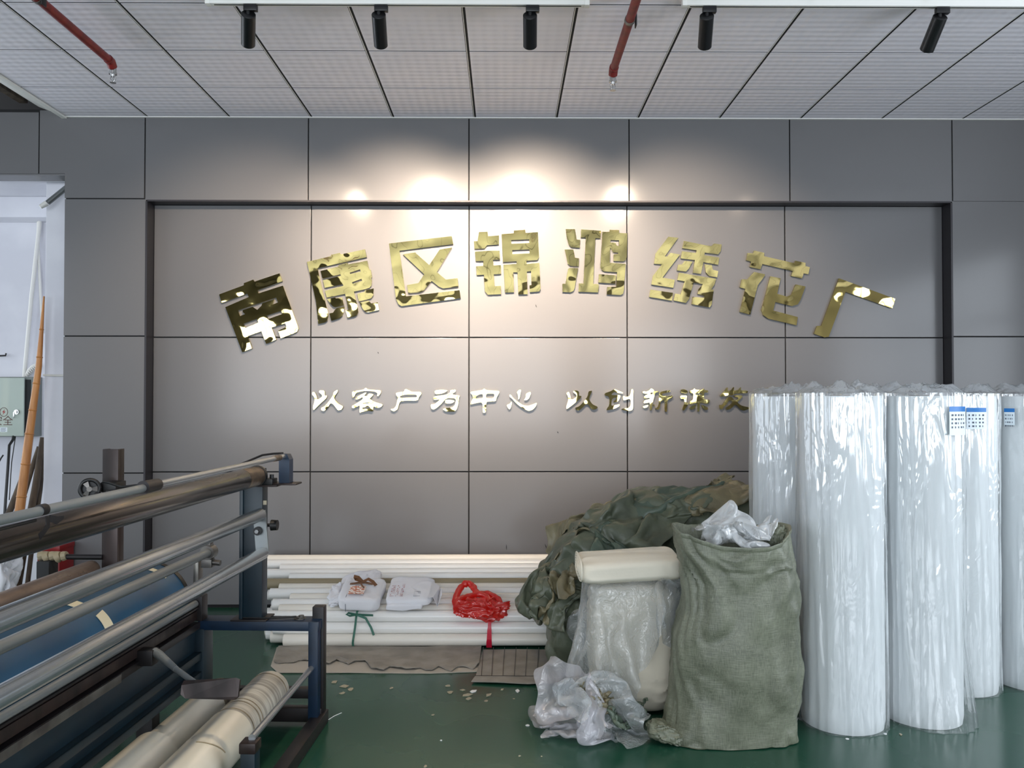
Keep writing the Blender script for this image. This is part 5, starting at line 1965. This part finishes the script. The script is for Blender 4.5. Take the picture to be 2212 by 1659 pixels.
for k in range(5):
    xx = c0.x + .006 - k * .0025
    s = 1 - k * .17
    pts = []
    for i in range(40):
        an = 2 * math.pi * i / 40
        pts.append(Vector((xx, cc.y + sgnpow(math.cos(an), .6) * .175 * s, cc.z + sgnpow(math.sin(an), .6) * (cz1 - cz0) / 2 * s * .94 - .004)))
    ob('fold_edge', MB().tube(pts + [pts[0]], .0045, 8, caps=False), 'cloth_cream', t)
proxy(MB().box((c0.x, cc.y - .18, cz0), (c1.x, cc.y + .18, cz1)))


def wpt(px, py, Y):
    return tuple(at(px, py, Y))


cloth_sheet('limp_sack', 'long olive sack draped across the middle of the heap', 'sack', GO, (1.10, 5.10, 1.08), (.85, .62), 3, 'sack_olive', n=44, rot=(8, -6, 12), wave=.10, grow=.3)
cloth_sheet('limp_sack', 'olive sack sliding down the left side of the heap', 'sack', GO, (.46, 5.06, .84), (.50, .60), 8, 'sack_olive', n=32, rot=(10, -24, 20), wave=.12, grow=.4, pouch=.04, pressure=.6, selfc=False)
cloth_sheet('limp_sack', 'gaping olive sack with a peaked edge, above the folded cream cloth', 'sack', GO, (.84, 4.78, 1.00), (.56, .50), 6, 'sack_green', n=36, rot=(-18, 12, -15), wave=.12, grow=.55, pouch=.05, pressure=.8, selfc=False)
cloth_sheet('limp_sack', 'shiny olive sack on the very top of the heap', 'sack', GO, (.98, 5.40, 1.18), (.52, .46), 4, 'sack_green', n=34, rot=(5, 8, 30), wave=.10, grow=.45, pouch=.05, pressure=1.0, selfc=False)
cloth_sheet('limp_sack', 'khaki sack at the top right of the heap, against the left roll', 'sack', GO, (1.47, 5.22, 1.20), (.44, .42), 5, 'sack_khaki', n=32, rot=(25, -15, 10), wave=.16, wfreq=5, grow=.5, pouch=.05, pressure=1.2, selfc=False)
cloth_sheet('limp_sack', 'small khaki sack crumpled on the left shoulder of the heap', 'sack', GO, (.60, 5.24, 1.0), (.40, .40), 7, 'sack_khaki', n=34, rot=(20, -20, 0), wave=.18, wfreq=6, grow=.6)
cloth_sheet('limp_sack', 'khaki crumpled sack with shiny folds, low at the left of the heap', 'sack', GO, (.27, 4.92, .50), (.36, .36), 10, 'sack_khaki', n=34, rot=(25, -35, 0), wave=.16, wfreq=6, grow=.6)
cloth_sheet('limp_sack', 'dark olive sack corner hanging over the front tubes, lowest at the left', 'sack', GO, (.20, 4.96, .42), (.40, .34), 11, 'sack_olive', n=32, rot=(10, -35, 20), wave=.10, grow=.5, pouch=.05, pressure=.9, selfc=False)

cloth_sheet('limp_sack', 'crumpled olive sack on the heap just above the gaping sack', 'sack', GO, (.78, 5.06, 1.12), (.46, .42), 21, 'sack_olive', n=34, rot=(10, -14, 40), wave=.16, wfreq=5, grow=.5)

# ---- plastic film on the floor and in the mouth of the big sack
dome = proxy(crumple((.37, 4.20, .06), (.15, .13, .17), 77, amp=.12, nu=40, nv=24, rot=(0, -12, 0)))
cloth_sheet('plastic_sheet', 'crumpled lilac-tinged clear plastic heaped on the floor, left of the bundle', 'plastic sheet', None, (.385, 4.17, .34), (.44, .42), 12, 'film_lilac', n=38, rot=(10, -12, 10), wave=.12, wfreq=6, grow=.42, bend=.8, thick=0)
cloth_sheet('plastic_sheet', 'flattened clear plastic trailing along the floor in front of the bundle', 'plastic sheet', None, (.52, 4.04, .20), (.46, .30), 13, 'film_bag', n=34, rot=(10, 8, 0), wave=.12, wfreq=6, grow=.5, bend=1.2, thick=0)
cloth_sheet('sack_scrap', 'pale olive sack cloth crumpled on the floor below the clear plastic', 'sack cloth', None, (.46, 4.00, .14), (.22, .18), 14, 'sack_khaki', n=28, rot=(20, 20, 0), wave=.06, wfreq=6, grow=.5)
cloth_sheet('sack_scrap', 'flattened olive sack cloth on the floor between bundle and big sack', 'sack cloth', None, (.66, 3.97, .09), (.34, .22), 15, 'sack_green', n=34, rot=(3, 0, 10), wave=.05, wfreq=8, grow=.3)
for o in proxies:
    pass
for (x0, x1, y0, y1) in ((-.40, -.215, -.3, .3), (.215, .40, -.3, .3), (-.4, .4, -.32, -.15), (-.4, .4, .15, .32)):
    proxy(MB().box((sack_c.x + x0, SY + y0, .7), (sack_c.x + x1, SY + y1, sack_c.z + .12)))
plug = proxy(MB().box((sack_c.x - .22, SY - .16, .80), (sack_c.x + .22, SY + .16, sack_c.z - .055)))
GP = 'clear plastic stuffed in the mouth of the big sack'
cloth_sheet('plastic_bag', 'crumpled clear plastic bag bulging from the left of the sack mouth', 'plastic bag', GP, (sack_c.x - .06, SY + .01, sack_c.z + .06), (.28, .26), 16, 'film_clear', n=34, rot=(8, 5, 0), wave=.14, wfreq=9, grow=.5, bend=1.5, thick=0, frames=26, zscale=.6)
cloth_sheet('plastic_bag', 'crumpled clear plastic bag bulging from the right of the sack mouth', 'plastic bag', GP, (sack_c.x + .06, SY - .01, sack_c.z + .12), (.28, .24), 17, 'film_clear', n=34, rot=(-8, 10, 20), wave=.14, wfreq=9, grow=.5, bend=1.5, thick=0, frames=26, zscale=.6)
for o in proxies_keep:
    for md in [m for m in o.modifiers if m.type == 'COLLISION']:
        o.modifiers.remove(md)
for o in proxies:
    me = o.data
    bpy.data.objects.remove(o)
    bpy.data.meshes.remove(me)
scene.frame_set(1)

# ------------------------------------------------------------------ things in the alcove
EY = 7.0
e0, e1 = at(-60, 816, EY), at(52, 942, EY)
t = thing('electrical_box', 'pale green electrical box with a warning sign, on the alcove wall', 'electrical box', ((e0.x + e1.x) / 2, EY, e1.z))
g1 = at(70, 820, EY)
mb = MB().box((e0.x - .06, EY + .02, e1.z - .005), (g1.x, ALC_Y - .002, e0.z + .008), .003)
ob('cabinet_body', mb, 'box_grey', t)
mb = MB().box((e1.x - .03, EY + .012, e1.z + .01), (at(64, 820, EY).x, EY + .024, e0.z - .015), .001)
ob('dark_gap', mb, 'box_dark', t)
mb = MB().box((e0.x - .06, EY - .01, e1.z), (e1.x, EY + .008, e0.z), .004)
door = ob('box_door', mb, 'box_green', t)
lc = at(37, 890, EY - .015)
mb = MB().tube([(lc.x, EY - .012, lc.z), (lc.x, EY - .03, lc.z)], .020, 18)
mb.tube([(lc.x, EY - .03, lc.z), (lc.x, EY - .04, lc.z)], .010, 12)
mb.box((lc.x - .022, EY - .036, lc.z - .05), (lc.x - .012, EY - .03, lc.z), .001)
ob('lock', mb, 'chrome', door)
sc = at(8, 890, EY - .012)
mb = MB()
mb.tube([Vector((sc.x + .032 * math.cos(2 * math.pi * k / 28), EY - .011, sc.z + .036 * math.sin(2 * math.pi * k / 28))) for k in range(29)], .0022, 6, caps=False)
ob('warning_ring', mb, 'print_dark', door)
bolt = [(.008, .022), (-.014, -.002), (-.001, -.002), (-.010, -.024), (.014, .004), (.001, .004)]
mb = MB().prism([bolt], lambda x, z: Vector((sc.x + x, EY - .0115, sc.z + z)), Vector((0, .001, 0)))
ob('lightning_mark', mb, 'print_red', door, smooth=False)
st = at(8, 928, EY - .012)
mb = MB().box((st.x - .03, EY - .0115, st.z - .02), (st.x + .028, EY - .010, st.z + .018))
s_ = ob('white_sticker', mb, 'sticker_white', door, smooth=False)
mb = MB()
for k in range(4):
    mb.box((st.x - .024, EY - .0123, st.z + .010 - k * .008), (st.x + .02 - .006 * (k % 2), EY - .0114, st.z + .013 - k * .008))
ob('sticker_print', mb, 'print_ink', s_, smooth=False)
tcu = bpy.data.curves.new('warning_text', 'FONT')
tcu.body = '注意安全'
tcu.size = .085
tcu.extrude = .0004
tcu.align_x = 'RIGHT'
to = bpy.data.objects.new('warning_text_tmp', tcu)
col.objects.link(to)
bpy.context.view_layer.update()
dg = bpy.context.evaluated_depsgraph_get()
tm = bpy.data.meshes.new_from_object(to.evaluated_get(dg))
bpy.data.objects.remove(to)
tp_ = at(28, 917, EY - .012)
txt = bpy.data.objects.new('warning_text', tm)
tm.name = 'warning_text'
tm.materials.clear()
tm.materials.append(MATS['print_dark'])
txt.parent = door
txt.location = Vector((tp_.x, EY - .0115, tp_.z)) - world_loc(door)
txt.rotation_euler = (R(90), 0, 0)
col.objects.link(txt)

# bamboo pole
pb = [at(95, 640, 6.40), at(84, 790, 6.38), at(62, 950, 6.36), at(34, 1170, 6.33), at(14, 1330, 6.30)]
d = pb[4] - pb[3]
pb[4] = pb[3] + d * ((0.01 - pb[3].z) / d.z)
t = thing('bamboo_pole', 'long yellow bamboo pole leaning in the white alcove', 'pole', (pb[4].x, pb[4].y, 0))
ob('culm', MB().tube(pb, [.006, .022, .030, .036, .040], 18), 'bamboo', t)
mb = MB()
for u in (.12, .22, .31, .40, .48, .56, .64, .72, .80, .88):
    f = u * 4
    i = min(3, int(f))
    p = pb[i].lerp(pb[i + 1], f - i)
    rr = [.006, .022, .030, .036, .040]
    r_ = rr[i] + (rr[i + 1] - rr[i]) * (f - i)
    dd = (pb[i + 1] - pb[i]).normalized() * .006
    m1 = MB().tube([p - dd, p, p + dd], [r_, r_ + .004, r_], 18, caps=False)
    mb.add(m1.v, m1.f)
ob('culm_node', mb, 'bamboo', t)
# old wooden sticks
for i, (a, b, r_, lab) in enumerate((((92, 945), (60, 1135), .026, 'grey weathered stick leaning against the alcove pier'),
                                     ((84, 965), (32, 1115), .022, 'short brown stick leaning behind the bamboo pole'),
                                     ((56, 1010), (12, 1120), .024, 'low dark stick leaning left of the bamboo pole'),
                                     ((97, 955), (78, 1110), .016, 'thin grey stick nearest the alcove pier'))):
    p, q = at(*a, 6.62 + .03 * i), at(*b, 6.50 + .02 * i)
    d = q - p
    q = p + d * ((.01 - p.z) / d.z)
    o = ob('wooden_stick', MB().tube([p, p.lerp(q, .3) + Vector((.01, 0, 0)), p.lerp(q, .7), q], [r_ * .7, r_, r_ * 1.05, r_ * 1.1], 12), 'wood_old', loc=(q.x, q.y, 0))
    tag(o, lab, 'stick', 'wooden sticks in the alcove')
# conduits on the alcove wall
t = thing('wall_conduit', 'white conduit slanting down the alcove wall to the electrical box', 'conduit', at(50, 815, ALC_Y - .04))
ob('pipe', MB().tube([at(88, 388, ALC_Y - .05), at(86, 480, ALC_Y - .05), at(68, 640, ALC_Y - .05), at(52, 818, ALC_Y - .05)], .016, 14), 'pvc_white', t)
ob('elbow', MB().tube([at(64, 382, ALC_Y - .10), at(78, 392, ALC_Y - .06), at(84, 410, ALC_Y - .05)], .018, 12), 'pvc_white', t)
o = ob('wall_conduit', MB().tube([at(84, 400, ALC_Y - .03), at(82, 520, ALC_Y - .03), at(92, 720, ALC_Y - .03)], .011, 12), 'pvc_white')
tag(o, 'thinner white conduit running down behind the bamboo tip', 'conduit')
o = ob('pier_pipe', MB().tube([at(94, 810, PIER_Y - .02), at(112, 811, PIER_Y - .02), at(150, 811, PIER_Y - .02)], .009, 10), 'pvc_white')
tag(o, 'thin white horizontal pipe across the alcove pier', 'pipe')
t = thing('diagonal_pipe', 'grey pipe end with white cap sticking out diagonally on the pier', 'pipe', at(118, 424, PIER_Y - .06))
ob('pipe', MB().tube([at(103, 438, PIER_Y - .10), at(150, 400, PIER_Y - .02)], .020, 16), 'galvanised_dull', t)
ob('white_cap', MB().tube([at(87, 447, PIER_Y - .12), at(101, 439, PIER_Y - .10)], [.016, .022], 14), 'pvc_white', t)
t = thing('hose_coil', 'short white ribbed flexible hose curling out beside the bamboo pole', 'hose', at(66, 800, ALC_Y - .06))
ob('ribbed_hose', MB().tube([at(58, 812, ALC_Y - .05), at(62, 800, ALC_Y - .06), at(70, 792, ALC_Y - .06), at(82, 786, ALC_Y - .05)], .014, 12), 'pvc_white', t)
mb = MB()
for u in range(8):
    p = at(58 + 3.2 * u, 810 - 3.1 * u, ALC_Y - .055)
    mb.tube([p, p + Vector((.006, 0, .004))], .019, 12)
ob('rib', mb, 'pvc_white', t)
o = ob('black_cable', MB().tube([at(30, 938, 7.03), at(28, 950, 6.95), at(20, 962, 6.90), at(17, 1010, 6.86), at(12, 1080, 6.82), at(8, 1150, 6.8)], .011, 10), 'rubber_black')
tag(o, 'thick black cable hanging below the electrical box', 'cable')
o = ob('black_cable', MB().tube([at(34, 938, 7.03), at(25, 1000, 6.95), at(20, 1080, 6.85)], .004, 8), 'rubber_black')
tag(o, 'thin black wire hanging beside the thick cable', 'cable')
o = ob('black_cable', MB().tube([at(-8, 1010, 6.6), at(2, 990, 6.6), at(7, 983, 6.6)], .006, 8), 'rubber_black')
tag(o, 'short black wire end at the left edge below the box', 'cable')
t = thing('wall_bracket', 'small dark metal hook on the alcove wall at the left edge', 'hook', at(4, 768, ALC_Y - .05))
ob('hook_bar', MB().tube([at(-20, 769, ALC_Y - .05), at(12, 768, ALC_Y - .05), at(13, 763, ALC_Y - .05)], .007, 10), 'machine_dark', t)
r0, r1 = at(84, 1180, 6.0), at(131, 1250, 6.0)
t = thing('red_cabinet', 'red metal fire equipment box standing by the wall corner', 'fire box', ((r0.x + r1.x) / 2, 6.05, 0))
ob('box_body', MB().box((r0.x, 5.98, .02), (r1.x, 6.18, r0.z), .004), 'red_paint', t)
ob('box_lid', MB().box((r0.x - .005, 5.975, r0.z - .03), (r1.x + .004, 6.185, r0.z + .004), .004), 'red_paint', t)
o = ob('cloth_heap', crumple(at(-5, 1250, 5.6), (.09, .12, .22), 99, amp=.4), 'cloth_white', loc=(at(-5, 1250, 5.6).x, 5.6, .05), angle=60)
tag(o, 'crumpled white cloth heap at the left edge behind the rollers', 'cloth')
